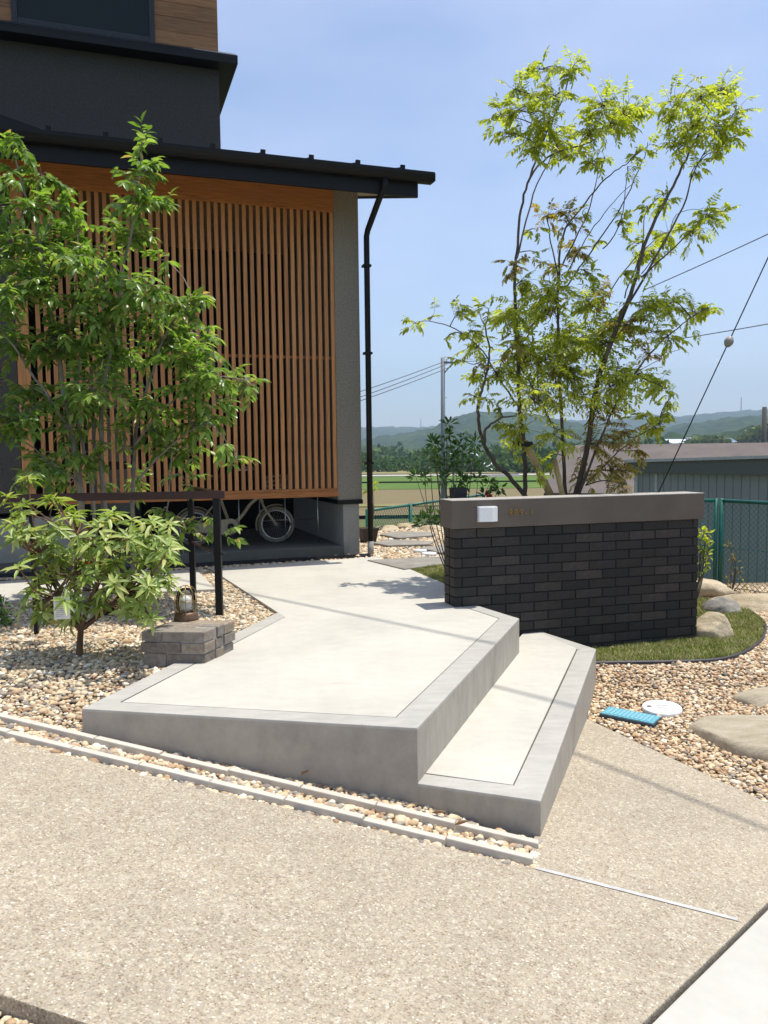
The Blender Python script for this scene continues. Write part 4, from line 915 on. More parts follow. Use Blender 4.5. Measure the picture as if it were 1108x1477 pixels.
# stepping stones
SS = [[(530, 808), (583, 821), (642, 813), (640, 803)], [(634, 797), (606, 790), (640, 786), (690, 790), (700, 797)], [(536, 783), (560, 787), (620, 785), (625, 781), (560, 778)], [(548, 771), (575, 776), (628, 772), (620, 768), (570, 767)]]
sl_lab = ['grey stepping stone touching the pale path', 'grey stepping stone beside the two white discs', 'long grey stepping stone, third out from the path', 'grey stepping stone farthest from the path, near the fence']
for i, ps in enumerate(SS):
    q = [xy(uz(x, y, .008)) for x, y in ps]; area = sum(q[k-1][0]*q[k][1]-q[k][0]*q[k-1][1] for k in range(len(q)))
    if area < 0: q = q[::-1]
    c = sum(q)/len(q); t = link('stepping_stone', prism('stepping_stone', [a-c for a in q], -.06, .012, .008), 'paver'); t.location = (c[0], c[1], 0); tag(t, sl_lab[i], 'stone')
for i, (x, y, r_) in enumerate([(606, 794, .075), (619, 798.5, .08)]):
    p = uz(x, y, 0); t = link('white_cap', lathe('white_cap', [(r_, -.03), (r_, .008), (r_*.93, .013), (.004, .014)], 28), 'cover_white'); t.location = (p[0], p[1], -.002); tag(t, ['small round white pipe cap touching a grey stepping stone', 'round white pipe cap in the gravel between stepping stone and path stone'][i], 'pipe cap', 'white caps among the stepping stones')
# blue rectangular meter cover
c4 = [gpt(863, 1029, .022), gpt(944, 1045, .022), gpt(954, 1032, .022), gpt(879, 1017, .022)]
cc = sum(c4)/4; a1 = (c4[1]-c4[0]+c4[2]-c4[3])/2; a2 = (c4[3]-c4[0]+c4[2]-c4[1])/2; lx, ly = np.linalg.norm(a1[:2]), np.linalg.norm(a2[:2])
mc = thing('meter_cover', 'blue rectangular water meter cover in the gravel beside the steps', 'meter cover', (cc[0], cc[1], cc[2]), math.atan2(a1[1], a1[0])); 
mc.rotation_euler[1] = -math.atan2(a1[2], lx)
bm = bmesh.new(); b_box(bm, (-lx/2, -ly/2, -.05), (lx/2, ly/2, -.004), None, .012); link('rim', bmmesh('rim', bm), 'cover_rim', mc)
lid = link('lid', boxm('lid', (-lx/2+.006, -ly/2+.006, -.02), (lx/2-.006, ly/2-.006, .0), .003), 'cover_blue', mc)
for i in range(11):
    x = -lx/2+.04+i*(lx-.08)/10
    for j in range(3):
        y = -ly/2+.04+j*(ly-.08)/2
        link('rib', bpy.data.meshes.get('cover_rib') or boxm('cover_rib', (-.0085, -ly*.13, -.002), (.0085, ly*.13, .003), .001), 'cover_blue_pale', lid).location = (x, y, 0)
# white round cover
c0 = gpt(955, 1020.5, .026); wc = thing('manhole_cover', 'round white plastic inspection cover beside the blue meter cover', 'cover', tuple(c0)); RR = .5*np.linalg.norm(gpt(984, 1023, .015)-gpt(926, 1018, .015))
wc.rotation_euler = (math.atan(cf[2]), -math.atan(cf[1]), 0)
link('disc', lathe('disc', [(RR, -.04), (RR, .0), (RR*.97, .005), (RR*.9, .005), (RR*.88, .003), (.003, .004)], 36), 'cover_white', wc)
link('keyhole', lathe('keyhole', [(.014, .003), (.014, .0065), (.003, .007)], 14), 'mark_grey', wc).location = (-RR*.62, RR*.12, 0)
link('emblem', tubem('emblem', [(RR*.3*math.cos(a), RR*.22*math.sin(a), .0045) for a in np.linspace(.3, 2.9, 14)], .0022, 4), 'mark_grey', wc)
link('emblem', tubem('emblem', [(RR*.24*math.cos(a), -RR*.1+RR*.02*math.sin(a), .0045) for a in np.linspace(0, 3.14, 8)], .0018, 4), 'mark_grey', wc)

# ------------------------------------------------------------------ fences
def fence(name, label, cat, posts, ztop, zbot, extra_rail=None, wire='fence_wire', cell=.056, wr=.0022, postr=.024):
    t = thing(name, label, cat, (*posts[0], zbot))
    for p in posts: wchild('post', tubem('post', [(*p, zbot-.2), (*p, ztop+.008)], postr, 10), 'fence_green', t)
    for a, b in zip(posts, posts[1:]):
        a, b = np.array(a), np.array(b); Ln = np.linalg.norm(b-a); d = (b-a)/Ln
        wchild('top_rail', tubem('top_rail', [(*a, ztop-.015), (*b, ztop-.015)], .019, 8), 'fence_green', t)
        if extra_rail: wchild('mid_rail', tubem('mid_rail', [(*a, extra_rail), (*b, extra_rail)], .022, 8), 'fence_green', t)
        tb = TB(); h = ztop-.03-zbot
        for k in np.arange(-h, Ln, cell):
            for sgn in (1, -1):
                s0, s1 = max(k, 0), min(k+h, Ln)
                if s1-s0 < .01: continue
                z0, z1 = s0-k, s1-k
                if sgn < 0: z0, z1 = h-z0, h-z1
                tb.add([(*(a+d*s0), zbot+z0), (*(a+d*s1), zbot+z1)], wr, 3)
        tb.add([(*a, zbot+.06), (*b, zbot+.06)], .003, 4); tb.add([(*a, zbot+h*.5), (*b, zbot+h*.5)], .003, 4)
        tag(wchild('chain_link', tb.mesh('chain_link', False), wire, t), kind='stuff')
    return t
FR = uy(1041, 720, 8.4); ft = FR[2]; pB = xy(FR); pA_ = xy(uy(1108, 724.8, 7.95)); dA = (pA_-pB)/np.linalg.norm(pA_-pB)
fence('mesh_fence', 'green chain link fence with pipe rail in front of the grey shed', 'fence', [pB, pB+dA*1.9, pB+dA*3.8], ft, -.42)
pg = xy(uy(1033, 720, 8.42)); dG = (xy(uy(1005, 720, 8.5))-pg); dG /= np.linalg.norm(dG)
fence('mesh_gate', 'green chain link gate with middle rail behind the brick wall end', 'gate', [pg, pg+dG*1.0], ft, -.40, .02, postr=.02)
q1, q2, q3 = uy(592, 724.5, 12.0), uy(530, 738, 10.9), uy(650, 717, 13.3)
fence('mesh_fence', 'green chain link fence at the yard edge between house and brick wall', 'fence', [xy(q2), xy(q1), xy(q3), xy(q3)+(xy(q3)-xy(q1))], (q1[2]+q2[2])/2, -.75, wr=.003, cell=.07, postr=.028)

# ------------------------------------------------------------------ neighbours: shed, brown house, far houses
sA, sB = uy(918, 663, 15.0), uy(1108, 657, 12.9); sd_ = xy(sB)-xy(sA); sl_ = np.linalg.norm(sd_); sd_ /= sl_; sn = np.array([-sd_[1], sd_[0]])
shed = thing('shed', 'grey blue corrugated metal shed behind the green fence', 'shed', (*xy(sA), -1.6), math.atan2(sd_[1], sd_[0]))
zf = uy(918, 681.4, 15.0)[2]; zf2 = uy(1108, 681.4, 12.9)[2]; Ls = sl_*2.0; zt0, zt1 = sA[2], sB[2]+(sB[2]-sA[2])*1.0
zo = 1.6
k = int(Ls/.9)+1
for i in range(k):
    x0, x1 = i*.9+.006, min((i+1)*.9-.006, Ls); bm = bmesh.new(); m_ = 0
    while x0+m_*.15 < x1-.02:
        xa, xb = x0+m_*.15, min(x0+m_*.15+.139, x1); b_box(bm, (xa, .0, -.6), (xb, .03, zf+zo)); m_ += 1
    link('wall_panel', bmmesh('wall_panel', bm), 'shed_wall', shed)
link('wall_core', boxm('wall_core', (0, .012, -.6), (Ls, 4.0, zf+zo)), 'shed_wall', shed)
bm = bmesh.new(); vs = [bm.verts.new(c) for c in ((-.12, -.10, zf+zo+.001), (Ls, -.10, zf+zo+.001), (Ls, 4.1, zf+zo+.001), (-.12, 4.1, zf+zo+.001), (-.12, -.10, zt0+zo-.05), (Ls, -.10, zt1+zo-.05), (Ls, 4.1, zt1+zo-.05), (-.12, 4.1, zt0+zo-.05))]
for q in ((3, 2, 1, 0), (4, 5, 6, 7), (0, 1, 5, 4), (1, 2, 6, 5), (2, 3, 7, 6), (3, 0, 4, 7)): bm.faces.new([vs[i] for i in q])
link('fascia', bmmesh('fascia', bm), 'shed_fascia', shed)
bm = bmesh.new(); vs = [bm.verts.new(c) for c in ((-.16, -.14, zt0+zo-.049), (Ls, -.14, zt1+zo-.049), (Ls, 4.2, zt1+zo-.049), (-.16, 4.2, zt0+zo-.049), (-.16, -.14, zt0+zo), (Ls, -.14, zt1+zo), (Ls, 4.2, zt1+zo), (-.16, 4.2, zt0+zo))]
for q in ((3, 2, 1, 0), (4, 5, 6, 7), (0, 1, 5, 4), (1, 2, 6, 5), (2, 3, 7, 6), (3, 0, 4, 7)): bm.faces.new([vs[i] for i in q])
link('roof', bmmesh('roof', bm), 'shed_trim', shed)
link('corner_post', boxm('corner_post', (-.02, -.03, -.6), (.05, .05, zf+zo-.002)), 'shed_trim', shed)
link('corner_post', boxm('corner_post', (.42, -.02, -.6), (.47, .035, zf+zo-.002)), 'shed_trim', shed)

def gable_house(name, label, c, rz, L_, D_, wall_h, roof_h, wm, rm, ov=.5, wins=2, z=None, group=None):
    t = thing(name, label, 'house', (c[0], c[1], c[2]), rz, group)
    link('wall', boxm('wall', (-L_/2, -D_/2, -2), (L_/2, D_/2, wall_h)), wm, t)
    bm = bmesh.new(); th = .18
    pr_ = [(-D_/2-ov, wall_h-ov*roof_h/(D_/2)), (0, wall_h+roof_h), (D_/2+ov, wall_h-ov*roof_h/(D_/2))]
    pr_ = pr_+[(y, zz+th) for y, zz in pr_[::-1]]
    for s_ in (-1, 1): bm.faces.new([bm.verts.new((s_*(L_/2+ov), y, zz)) for y, zz in pr_])
    bm.verts.ensure_lookup_table(); k = len(pr_)
    for i in range(k): bm.faces.new((bm.verts[i], bm.verts[(i+1) % k], bm.verts[k+(i+1) % k], bm.verts[k+i]))
    link('roof', bmmesh('roof', bm), rm, t)
    bm = bmesh.new()
    for s_ in (-1, 1):
        v_ = [bm.verts.new((s_*(L_/2-.02), y, zz)) for y, zz in ((-D_/2, wall_h-.01), (D_/2, wall_h-.01), (0, wall_h+roof_h-.02))]; bm.faces.new(v_)
    link('gable', bmmesh('gable', bm), wm, t)
    for i in range(wins):
        x = -L_/2+(i+.5)*L_/wins; w_ = link('window', boxm('window', (x-.55, -D_/2-.05, wall_h-1.7), (x+.55, -D_/2+.02, wall_h-.6)), 'house_white', t)
        link('pane', boxm('pane', (x-.48, -D_/2-.06, wall_h-1.63), (x+.48, -D_/2-.045, wall_h-.67)), 'pane_dark', w_)
    return t
rdg0, rdg1 = uy(880, 645.5, 27.5), uy(1094, 641.5, 26.0); mid = (rdg0+rdg1)/2; dl = xy(rdg1)-xy(rdg0)
Lr = np.linalg.norm(dl)
def roof_house():
    an = math.atan2(dl[1], dl[0]); gable_house('brown_roof_house', 'low house with long brown tiled roof behind the grey shed', (*(xy(mid)-dl*.12), mid[2]-4.35), an, Lr*1.25, 7.5, 3.0, 1.25, 'brown_wall', 'brown_roof', .5, 4)
roof_house()
FH = [(668, 657, 260, 8, 'house_white', 'roof_pale', 'white farmhouse with pale roof standing before the wood'), (700, 672, 190, 10, 'brown_wall', 'roof_pale', 'barn with shining pale roof seen through the tree stems'), (720, 690, 150, 7, 'house_cream', 'roof_dark', 'dark roofed hut low beside the fields'),
      (976, 636, 360, 12, 'house_white', 'roof_pale', 'white roofed house at the foot of the hill above the shed'), (1005, 633, 400, 13, 'house_cream', 'roof_blue', 'blue roofed house on the wooded hillside'), (1038, 635, 370, 12, 'house_white', 'roof_blue', 'white house with blue roof near the bamboo grove'), (760, 652, 300, 11, 'house_white', 'roof_dark', 'white house with dark roof beyond the fields')]
for x, y, D, w_, wm, rm, lab in FH:
    p = uy(x, y, D); gable_house('farmhouse', lab, (p[0], p[1], p[2]-4.2), .35, w_, w_*.7, 3.2, 1.6, wm, rm, .6, 3)

# ------------------------------------------------------------------ utility poles, cables
def cable(name, label, pts, r_, mat='cable', cat='cable', sag=0, group=None):
    P = np.array(pts, float)
    if len(P) == 2:
        t = np.linspace(0, 1, 24)[:, None]; P = P[0]*(1-t)+P[1]*t; P[:, 2] -= sag*4*(t*(1-t))[:, 0]
    o = link(name, tubem(name, P-P[0], r_, 5), mat); o.location = tuple(P[0]); tag(o, label, cat, group); return o
D1 = 50.; pb, pt_ = uy(639.5, 700, D1), uy(640.5, 516, D1)
pole = thing('utility_pole', 'grey concrete utility pole in the valley behind the brick wall', 'pole', (pb[0], pb[1], VALLEY))
link('shaft', tubem('shaft', [(0, 0, 0), (0.02, 0, pt_[2]-VALLEY)], [.17, .12], 12), 'pole_grey', pole)
hz = pt_[2]-VALLEY
link('cross_arm', boxm('cross_arm', (-.1, -.06, hz-.35), (.95, .06, hz-.24)), 'pole_grey', pole); link('brace', tubem('brace', [(.05, 0, hz-1.0), (.6, 0, hz-.35)], .035, 6), 'pole_grey', pole)
for x in (.25, .55, .85, -.05): link('insulator', lathe('insulator', [(.05, 0), (.06, .06), (.03, .1), (.05, .14), (.02, .2)], 10), 'house_white', pole).location = (x, 0, hz-.24)
for i in range(6): link('foot_peg', boxm('foot_peg', (.1, -.015, 0), (.26, .015, .03)), 'pole_grey', pole).location = (-.0, 0, 2.5+i*1.2)
for i, (y0, y1) in enumerate(((556, 518), (563, 522), (568, 527))):
    cable('power_line', ['highest', 'middle', 'lowest'][i]+' of three power lines running from the utility pole to behind the house', [uy(380, y0+(y0-y1)*1.35, 34), uy(642+i*3, y1+3, D1)], .022, 'cable_light', 'cable', .12)
cable('power_line', 'single power line running from the utility pole through the tree to the right', [uy(652, 522, D1), uy(1190, 452, 30)], .020, 'cable_light', 'cable', .35)
D2 = 70.; pt2 = uy(1103, 587, D2)
pole2 = thing('utility_pole', 'dark utility pole rising behind the brown roofed house', 'pole', (pt2[0], pt2[1], VALLEY))
h2 = pt2[2]-VALLEY; link('shaft', tubem('shaft', [(0, 0, 0), (0, 0, h2)], [.22, .19], 10), 'pole_dark', pole2)
link('cross_arm', boxm('cross_arm', (-.5, -.08, h2-3.3), (.5, .08, h2-3.1)), 'pole_dark', pole2); link('transformer', tubem('transformer', [(.3, 0, h2-4.4), (.3, 0, h2-3.4)], .22, 12), 'pole_dark', pole2)
cable('overhead_cable', 'thin cable crossing the sky right of the tree, upper one', [uy(930, 418, 17), uy(1200, 294, 13)], .0095, 'cable_light', 'cable', .02)
ga, gb = uy(866, 890, 11.3), uy(1330, -104, 10.2)
gw = thing('guy_wire', 'slanting guy wire with a ball insulator rising over the grey shed', 'guy wire', tuple(ga))
wchild('wire', tubem('wire', [ga, gb], .0085, 6), 'cable', gw)
tt = (uy(1053, 494, 10.9)); t_ = (tt[2]-ga[2])/(gb[2]-ga[2]); bp = ga+(gb-ga)*t_
bl = link('ball_insulator', lathe('ball_insulator', [(.012, -.075), (.035, -.062), (.058, -.02), (.06, .0), (.058, .02), (.035, .062), (.012, .075)], 18), 'insulator', gw); bl.location = Vector(bp)-Vector(ga); bl.rotation_euler = (0, rad(20), 0)
# service cable from the street to the house, out of the picture overhead; its shadow crosses the path
sa, sb = uz(330, 850, 0), uz(702, 926, 0); SZ = 7.6
def lift(p, z): return np.array([p[0]+SD[0]/SD[2]*(z-p[2]), p[1]+SD[1]/SD[2]*(z-p[2]), z])
ca, cb = lift(sa, SZ), lift(sb, SZ); cd = (cb-ca)/np.linalg.norm(cb-ca)
cable('service_cable', 'black service cable overhead from the street to the house, shadow crossing the path', [ca-cd*2.3, cb+cd*9], .016, 'cable', 'cable', .0)
# pylons far away on the ridge
for x, y, D, h, lab in ((607, 613, 2300, 17, 'tiny pylon on the far ridge left of the utility pole'), (1069, 590, 2300, 34, 'tall radio mast on the far ridge above the shed')):
    p = uy(x, y, D); t = thing('mast', lab, 'mast', (p[0], p[1], p[2]-8)); tb = TB(); H_ = h+8
    for sx, sy in ((-1, -1), (1, -1), (1, 1), (-1, 1)): tb.add([(sx*1.8, sy*1.8, 0), (sx*.5, sy*.5, H_)], .35, 4)
    for i in range(9):
        z0 = i/9*H_; w0 = 1.8-1.3*i/9; tb.add([(-w0, -w0, z0), (w0-.14, -w0, z0+H_/9)], .2, 3); tb.add([(w0, -w0, z0), (-w0+.14, -w0, z0+H_/9)], .2, 3)
    link('lattice_shaft', tb.mesh('lattice_shaft', False), 'pole_grey', t)

# ------------------------------------------------------------------ trees and plants
def resample(P, step):
    P = np.array(P, float); s = np.r_[0, np.cumsum(np.linalg.norm(np.diff(P, axis=0), axis=1))]; k = max(int(s[-1]/step), 2); t = np.linspace(0, s[-1], k+1)
    return np.stack([np.interp(t, s, P[:, i]) for i in range(3)], 1)
class Leaves:
    def __init__(s): s.p = []; s.d = []; s.u = []; s.l = []; s.w = []
    def add(s, p, d, u, l, w): s.p.append(p); s.d.append(d); s.u.append(u); s.l.append(l); s.w.append(w)
    def mesh(s, name, droop=.2, fold=.2):
        V, Fc = leaf_arrays(np.array(s.p), np.array(s.d), np.array(s.u), np.array(s.l), np.array(s.w), droop, fold); return npmesh(name, V, Fc, True)
def unit(v): return v/(np.linalg.norm(v)+1e-9)
def spray_simple(rs, LV, tb, base, dirv, length, leaf, ratio, nleaf, droop=.25):
    d = unit(dirv); P = [base]; cur = base.copy()
    for i in range(4): d = unit(d+rs.normal(0, .12, 3)+np.array([0, 0, -droop*.35])); cur = cur+d*length/4; P.append(cur.copy())
    tb.add(P, np.linspace(.0028, .0010, 5), 3); P = np.array(P)
    for i in range(nleaf):
        t = (i+.6)/nleaf; k = min(int(t*4), 3); p = P[k]+(P[k+1]-P[k])*(t*4-k); ax = unit(P[k+1]-P[k]); sd = unit(np.cross(ax, [0, 0, 1])+1e-6)
        s = 1 if i % 2 else -1; ld = unit(ax*.55+sd*s*.85+rs.normal(0, .22, 3)+np.array([0, 0, -.18])); up = unit(np.array([0, 0, 1.])+rs.normal(0, .35, 3))
        LV.add(p, ld, up, leaf*rs.uniform(.7, 1.2), leaf*ratio*rs.uniform(.8, 1.15))
    LV.add(P[-1], unit(P[-1]-P[-2]), np.array([0, 0, 1.])+rs.normal(0, .3, 3), leaf, leaf*ratio)
def spray_pinnate(rs, LV, tb, base, dirv, length, leaf, ratio, pairs, droop=.5):
    d = unit(dirv); P = [base]; cur = base.copy()
    for i in range(4): d = unit(d+np.array([0, 0, -droop*.3])+rs.normal(0, .05, 3)); cur = cur+d*length/4; P.append(cur.copy())
    tb.add(P, np.linspace(.0016, .0008, 5), 3); P = np.array(P); up0 = unit(np.array([0, 0, 1.])+rs.normal(0, .35, 3))
    for i in range(pairs):
        t = .25+.72*(i+.3)/pairs; k = min(int(t*4), 3); p = P[k]+(P[k+1]-P[k])*(t*4-k); ax = unit(P[k+1]-P[k]); sd = unit(np.cross(ax, up0))
        for s in (-1, 1): LV.add(p, unit(ax*.5+sd*s+rs.normal(0, .12, 3)+np.array([0, 0, -.25])), unit(up0+rs.normal(0, .2, 3)), leaf*rs.uniform(.75, 1.15), leaf*ratio)
    LV.add(P[-1], unit(P[-1]-P[-2]), up0, leaf*1.05, leaf*ratio)
def build_tree(name, label, cat, base, stems, clusters, style, seed, bark_mat, mats, depth0, group=None):
    """stems: list of (pixel polyline, depth list or offset, r0, r1); clusters: (px,py,rpx,density,kind)"""
    rs = np.random.RandomState(seed); t = thing(name, label, cat, tuple(base)); tb = TB(); nodes = []; nr = []
    for pts, doff, r0, r1 in stems:
        dep = np.interp(np.linspace(0, 1, len(pts)), np.linspace(0, 1, len(doff)), doff)
        P = [uy(x, y, depth0+d) for (x, y), d in zip(pts, dep)]; P = smooth_line(P, 5); P = P+rs.normal(0, .004, P.shape)
        R = np.linspace(r0, r1, len(P)); tb.add(P, R, 7); nodes += list(P); nr += list(R)
    nodes = np.array(nodes); LVs = {k: Leaves() for k in mats}; tw = TB(); ok = False
    for (px, py, rp, den, kind, *dz) in clusters:
        j = np.argmin([abs(0)]) ; Y0 = depth0; c0 = uy(px, py, Y0); dd = np.linalg.norm((nodes-c0)*[1, .35, 1], axis=1)+np.where(nodes[:, 2] > c0[2]+.02, .22, 0)
        a = nodes[np.argmin(dd)]; off = dz[0] if dz else rs.normal(0, style['spread']); Y = a[1]*.5+depth0*.5+off; c = uy(px, py, Y); R = rp*Y/F
        m1 = (a+c)/2+np.array([0, 0, .12*np.linalg.norm(c-a)])*rs.uniform(-.2, 1)+rs.normal(0, .02, 3)
        br = smooth_line([a, m1, c], 5); Lb = np.linalg.norm(c-a); tw.add(br, np.linspace(min(.004+.006*Lb, .012), .0025, len(br)), 5)
        n_ = max(3, int(style['n']*den*(R/.15)**1.7)); outd = unit(c-a)
        for _ in range(n_):
            v = unit(rs.normal(size=3)*np.array([1, 1, .75])+outd*.55+np.array([0, 0, .15])); st = c+v*R*rs.uniform(0, .45)+rs.normal(0, R*.16, 3)
            if rs.rand() < .35: k = rs.randint(len(br)//2, len(br)); st = br[k]+rs.normal(0, R*.1, 3)
            tw.add([c*.6+a*.4 if rs.rand() < .15 else c, st], [.0022, .0015], 3)
            ln = min(max(R*.75, style['tl']*.6), style['tl']*1.5)*rs.uniform(.7, 1.1)
            if style['kind'] == 'pinnate': spray_pinnate(rs, LVs[kind], tw, st, v, ln, style['leaf'], style['ratio'], style['pairs'], style['droop'])
            else: spray_simple(rs, LVs[kind], tw, st, v, ln, style['leaf'], style['ratio'], style['pairs'], style['droop'])
    trunk = wchild('trunk', tb.mesh('trunk'), bark_mat, t); tag(wchild('twigs', tw.mesh('twigs'), bark_mat, trunk), kind='stuff')
    for k, lv in LVs.items():
        if lv.p:
            o = wchild('crown', lv.mesh('crown', style.get('ld', .2)), k, t); tag(o, kind='stuff')
    return t

# ---- airy multi-stemmed tree behind the brick wall
G, B = 'leaf_right', 'leaf_brown'
RTc = [(780, 100, 22, 1, G), (822, 103, 28, 1, G), (800, 138, 30, 1, G), (745, 130, 22, .9, G), (722, 165, 24, 1, G), (752, 160, 28, 1, G), (790, 178, 36, 1, G), (728, 192, 18, .8, G), (770, 214, 30, 1, G), (803, 208, 32, 1, G), (870, 150, 34, 1, G), (900, 162, 34, 1.1, G), (922, 158, 20, 1, G), (880, 182, 28, 1, G), (848, 190, 28, 1, G), (828, 222, 20, .8, G),
       (975, 150, 30, .9, G), (1010, 140, 32, 1, G), (1040, 132, 26, 1, G), (1062, 160, 24, 1, G), (1058, 198, 20, .9, G), (1000, 182, 36, 1, G), (955, 165, 18, .6, G), (1030, 182, 32, 1, G), (1040, 218, 18, .8, G), (985, 210, 28, .9, G), (1002, 240, 18, .6, G),
       (1020, 312, 28, .8, G), (1042, 305, 16, .9, G), (1000, 335, 26, .7, G), (960, 290, 22, .6, G), (930, 300, 18, .5, G), (905, 240, 14, .5, G), (928, 215, 18, .7, G), (855, 236, 18, .8, G), (872, 226, 16, .6, G), (965, 340, 24, .8, G), (940, 362, 26, .9, G), (898, 322, 20, .6, G), (915, 350, 18, .6, G),
       (790, 310, 22, .6, B), (818, 318, 26, .7, B), (770, 330, 12, .4, G), (830, 362, 24, .6, B), (860, 350, 14, .4, G), (740, 382, 22, .7, B), (752, 405, 24, .7, G), (800, 385, 24, .5, B), (850, 395, 24, .6, G), (775, 365, 14, .4, G), (845, 300, 12, .4, G), (905, 395, 20, .5, G),
       (598, 466, 16, .7, G), (625, 455, 12, .5, G), (662, 450, 20, .7, G), (678, 478, 22, .7, G), (640, 490, 12, .5, G), (690, 500, 26, .7, G), (668, 520, 14, .4, G), (705, 445, 16, .5, G), (690, 545, 18, .5, G),
       (730, 455, 38, .7, G), (790, 450, 42, .7, G), (850, 440, 34, .6, G), (760, 515, 48, .7, G), (820, 500, 48, .7, G), (870, 495, 42, .65, G), (722, 535, 36, .6, G), (905, 468, 34, .6, B), (930, 440, 34, .8, G), (962, 440, 30, .8, G), (1000, 450, 24, .9, G), (1022, 446, 16, .8, G), (940, 478, 28, .7, G), (770, 578, 46, .6, G), (830, 568, 46, .6, G), (880, 558, 42, .6, G), (920, 540, 30, .6, G), (952, 558, 24, .7, G), (700, 575, 18, .5, G), (678, 570, 14, .5, G),
       (800, 628, 36, .5, G), (850, 640, 44, .55, B), (900, 625, 32, .55, B), (882, 678, 36, .7, B), (920, 650, 20, .5, B), (930, 600, 24, .6, G), (952, 610, 16, .7, G), (740, 622, 20, .5, G), (722, 610, 12, .5, G), (970, 570, 14, .7, G), (815, 540, 36, .5, B), (745, 490, 30, .5, B), (860, 590, 34, .5, B), (840, 690, 24, .5, B), (905, 700, 18, .5, B), (790, 660, 20, .4, G), (690, 525, 16, .5, B), (800, 430, 28, .45, B), (870, 420, 24, .45, B), (935, 510, 22, .5, B)]
rj = random.Random(17)
DR = 6.75
stemsR = [([(762, 722), (740, 694), (715, 668), (698, 640), (690, 605), (692, 575), (700, 545), (706, 510), (700, 470)], [0, -.1, -.15], .022, .007), ([(699, 640), (702, 618), (722, 604), (745, 600)], [-.1, -.2], .014, .006),
          ([(757, 724), (757, 660), (750, 600), (748, 540), (745, 470), (742, 400), (745, 365), (752, 300), (765, 255), (785, 200), (808, 150), (822, 110)], [0, .1, 0, -.15], .021, .005), ([(762, 262), (790, 225), (850, 205), (885, 182)], [0, .15], .010, .005), ([(746, 372), (770, 280), (800, 215)], [0, .2], .009, .004),
          ([(817, 724), (812, 640), (808, 560), (805, 480), (806, 400), (812, 340), (845, 292), (880, 252), (906, 236)], [.1, .25, .2], .018, .004), ([(806, 400), (795, 350), (788, 310)], [.2, .3], .008, .004), ([(812, 380), (850, 300), (865, 235)], [.2, .1], .008, .003),
          ([(828, 724), (848, 640), (860, 560), (886, 480), (915, 410), (935, 340), (965, 280), (990, 230), (1018, 172), (1040, 125)], [.1, -.05, 0, .2], .027, .005), ([(890, 470), (940, 380), (985, 300), (1000, 250), (1035, 190)], [.0, .25], .012, .004), ([(925, 400), (985, 345), (1022, 312)], [.1, 0], .009, .003), ([(870, 360), (895, 320), (905, 250)], [.1, .2], .006, .003), ([(985, 240), (965, 200), (970, 155)], [.1, .2], .007, .003),
          ([(836, 712), (880, 600), (930, 520), (970, 480), (1000, 455)], [.0, -.25], .012, .004), ([(845, 700), (905, 640), (950, 612)], [0, -.2], .008, .003), ([(750, 590), (720, 545), (690, 500), (650, 470), (605, 462)], [0, -.15], .009, .003), ([(800, 620), (770, 560), (730, 500)], [.1, -.1], .008, .003), ([(870, 540), (925, 545), (960, 560)], [0, -.2], .007, .003), ([(812, 420), (855, 360), (895, 300), (925, 235), (935, 205)], [.15, .3], .008, .003), ([(815, 400), (845, 345), (878, 300), (915, 262)], [.2, .3], .006, .0025), ([(900, 430), (925, 360), (930, 310), (955, 280)], [0, -.1], .006, .0025), ([(860, 450), (905, 385), (960, 335), (1000, 335)], [0, .2], .006, .0025), ([(925, 395), (960, 350), (975, 310), (1015, 300)], [.1, .2], .005, .002), ([(850, 620), (880, 560), (930, 530), (985, 500)], [0, -.3], .005, .002)]
treeR = build_tree('ash_tree', 'airy multi-stemmed tree with bright green pinnate leaves behind the brick wall', 'tree', (*uy(795, 740, DR)[:2], -.05), [(p, d, a*.92, b*.9) for p, d, a, b in stemsR], [(x, y, r_*1.1, min(d*1.5, 1.4), k) for x, y, r_, d, k in RTc]+[(x+rj.gauss(0, r_*.5), y+rj.gauss(0, r_*.5), r_, min(d*1.5, 1.3), G) for x, y, r_, d, k in RTc if 425 < y < 690 and 690 < x < 960 and k == G],
                   dict(kind='pinnate', n=15, tl=.155, leaf=.048, ratio=.44, pairs=5, droop=.55, spread=.22, ld=.25), 7, 'bark_dark', (G, B), DR)
tr = treeR.children[0]
for pts, r_ in (([(757, 722), (756, 700)], .026), ([(817, 722), (818, 690)], .02), ([(828, 722), (834, 690)], .028)): pass
sk = thing('bamboo_stakes', 'tan bamboo support stakes tied to the tree stems behind the wall', 'stake', (*uy(800, 735, DR)[:2], -.05))
wchild('stake', tubem('stake', [uy(800, 726, DR-.12), uy(766, 655, DR-.1), uy(757, 637, DR-.06)], .030, 10), 'bamboo', sk); wchild('stake', tubem('stake', [uy(815, 730, DR-.2), uy(806, 690, DR-.15), uy(800, 664, DR-.05)], .022, 10), 'bamboo', sk)
wchild('lashing', tubem('lashing', [uy(748, 640, DR-.09), uy(768, 641, DR-.14)], .022, 8), 'cable', sk)
for x in (757, 817, 829, 762): pass
# stem feet down to the soil
tb = TB()
for (x, y, r_) in ((757, 722, .025), (817, 722, .021), (828, 722, .031), (763, 722, .025), (836, 712, .014)):
    a = uy(x, y, DR+.05); tb.add([a, (a[0]+.015*(.9-a[0]), a[1], -.12)], [r_, r_*1.3], 7)
wchild('stem_foot', tb.mesh('stem_foot'), 'bark_dark', treeR)

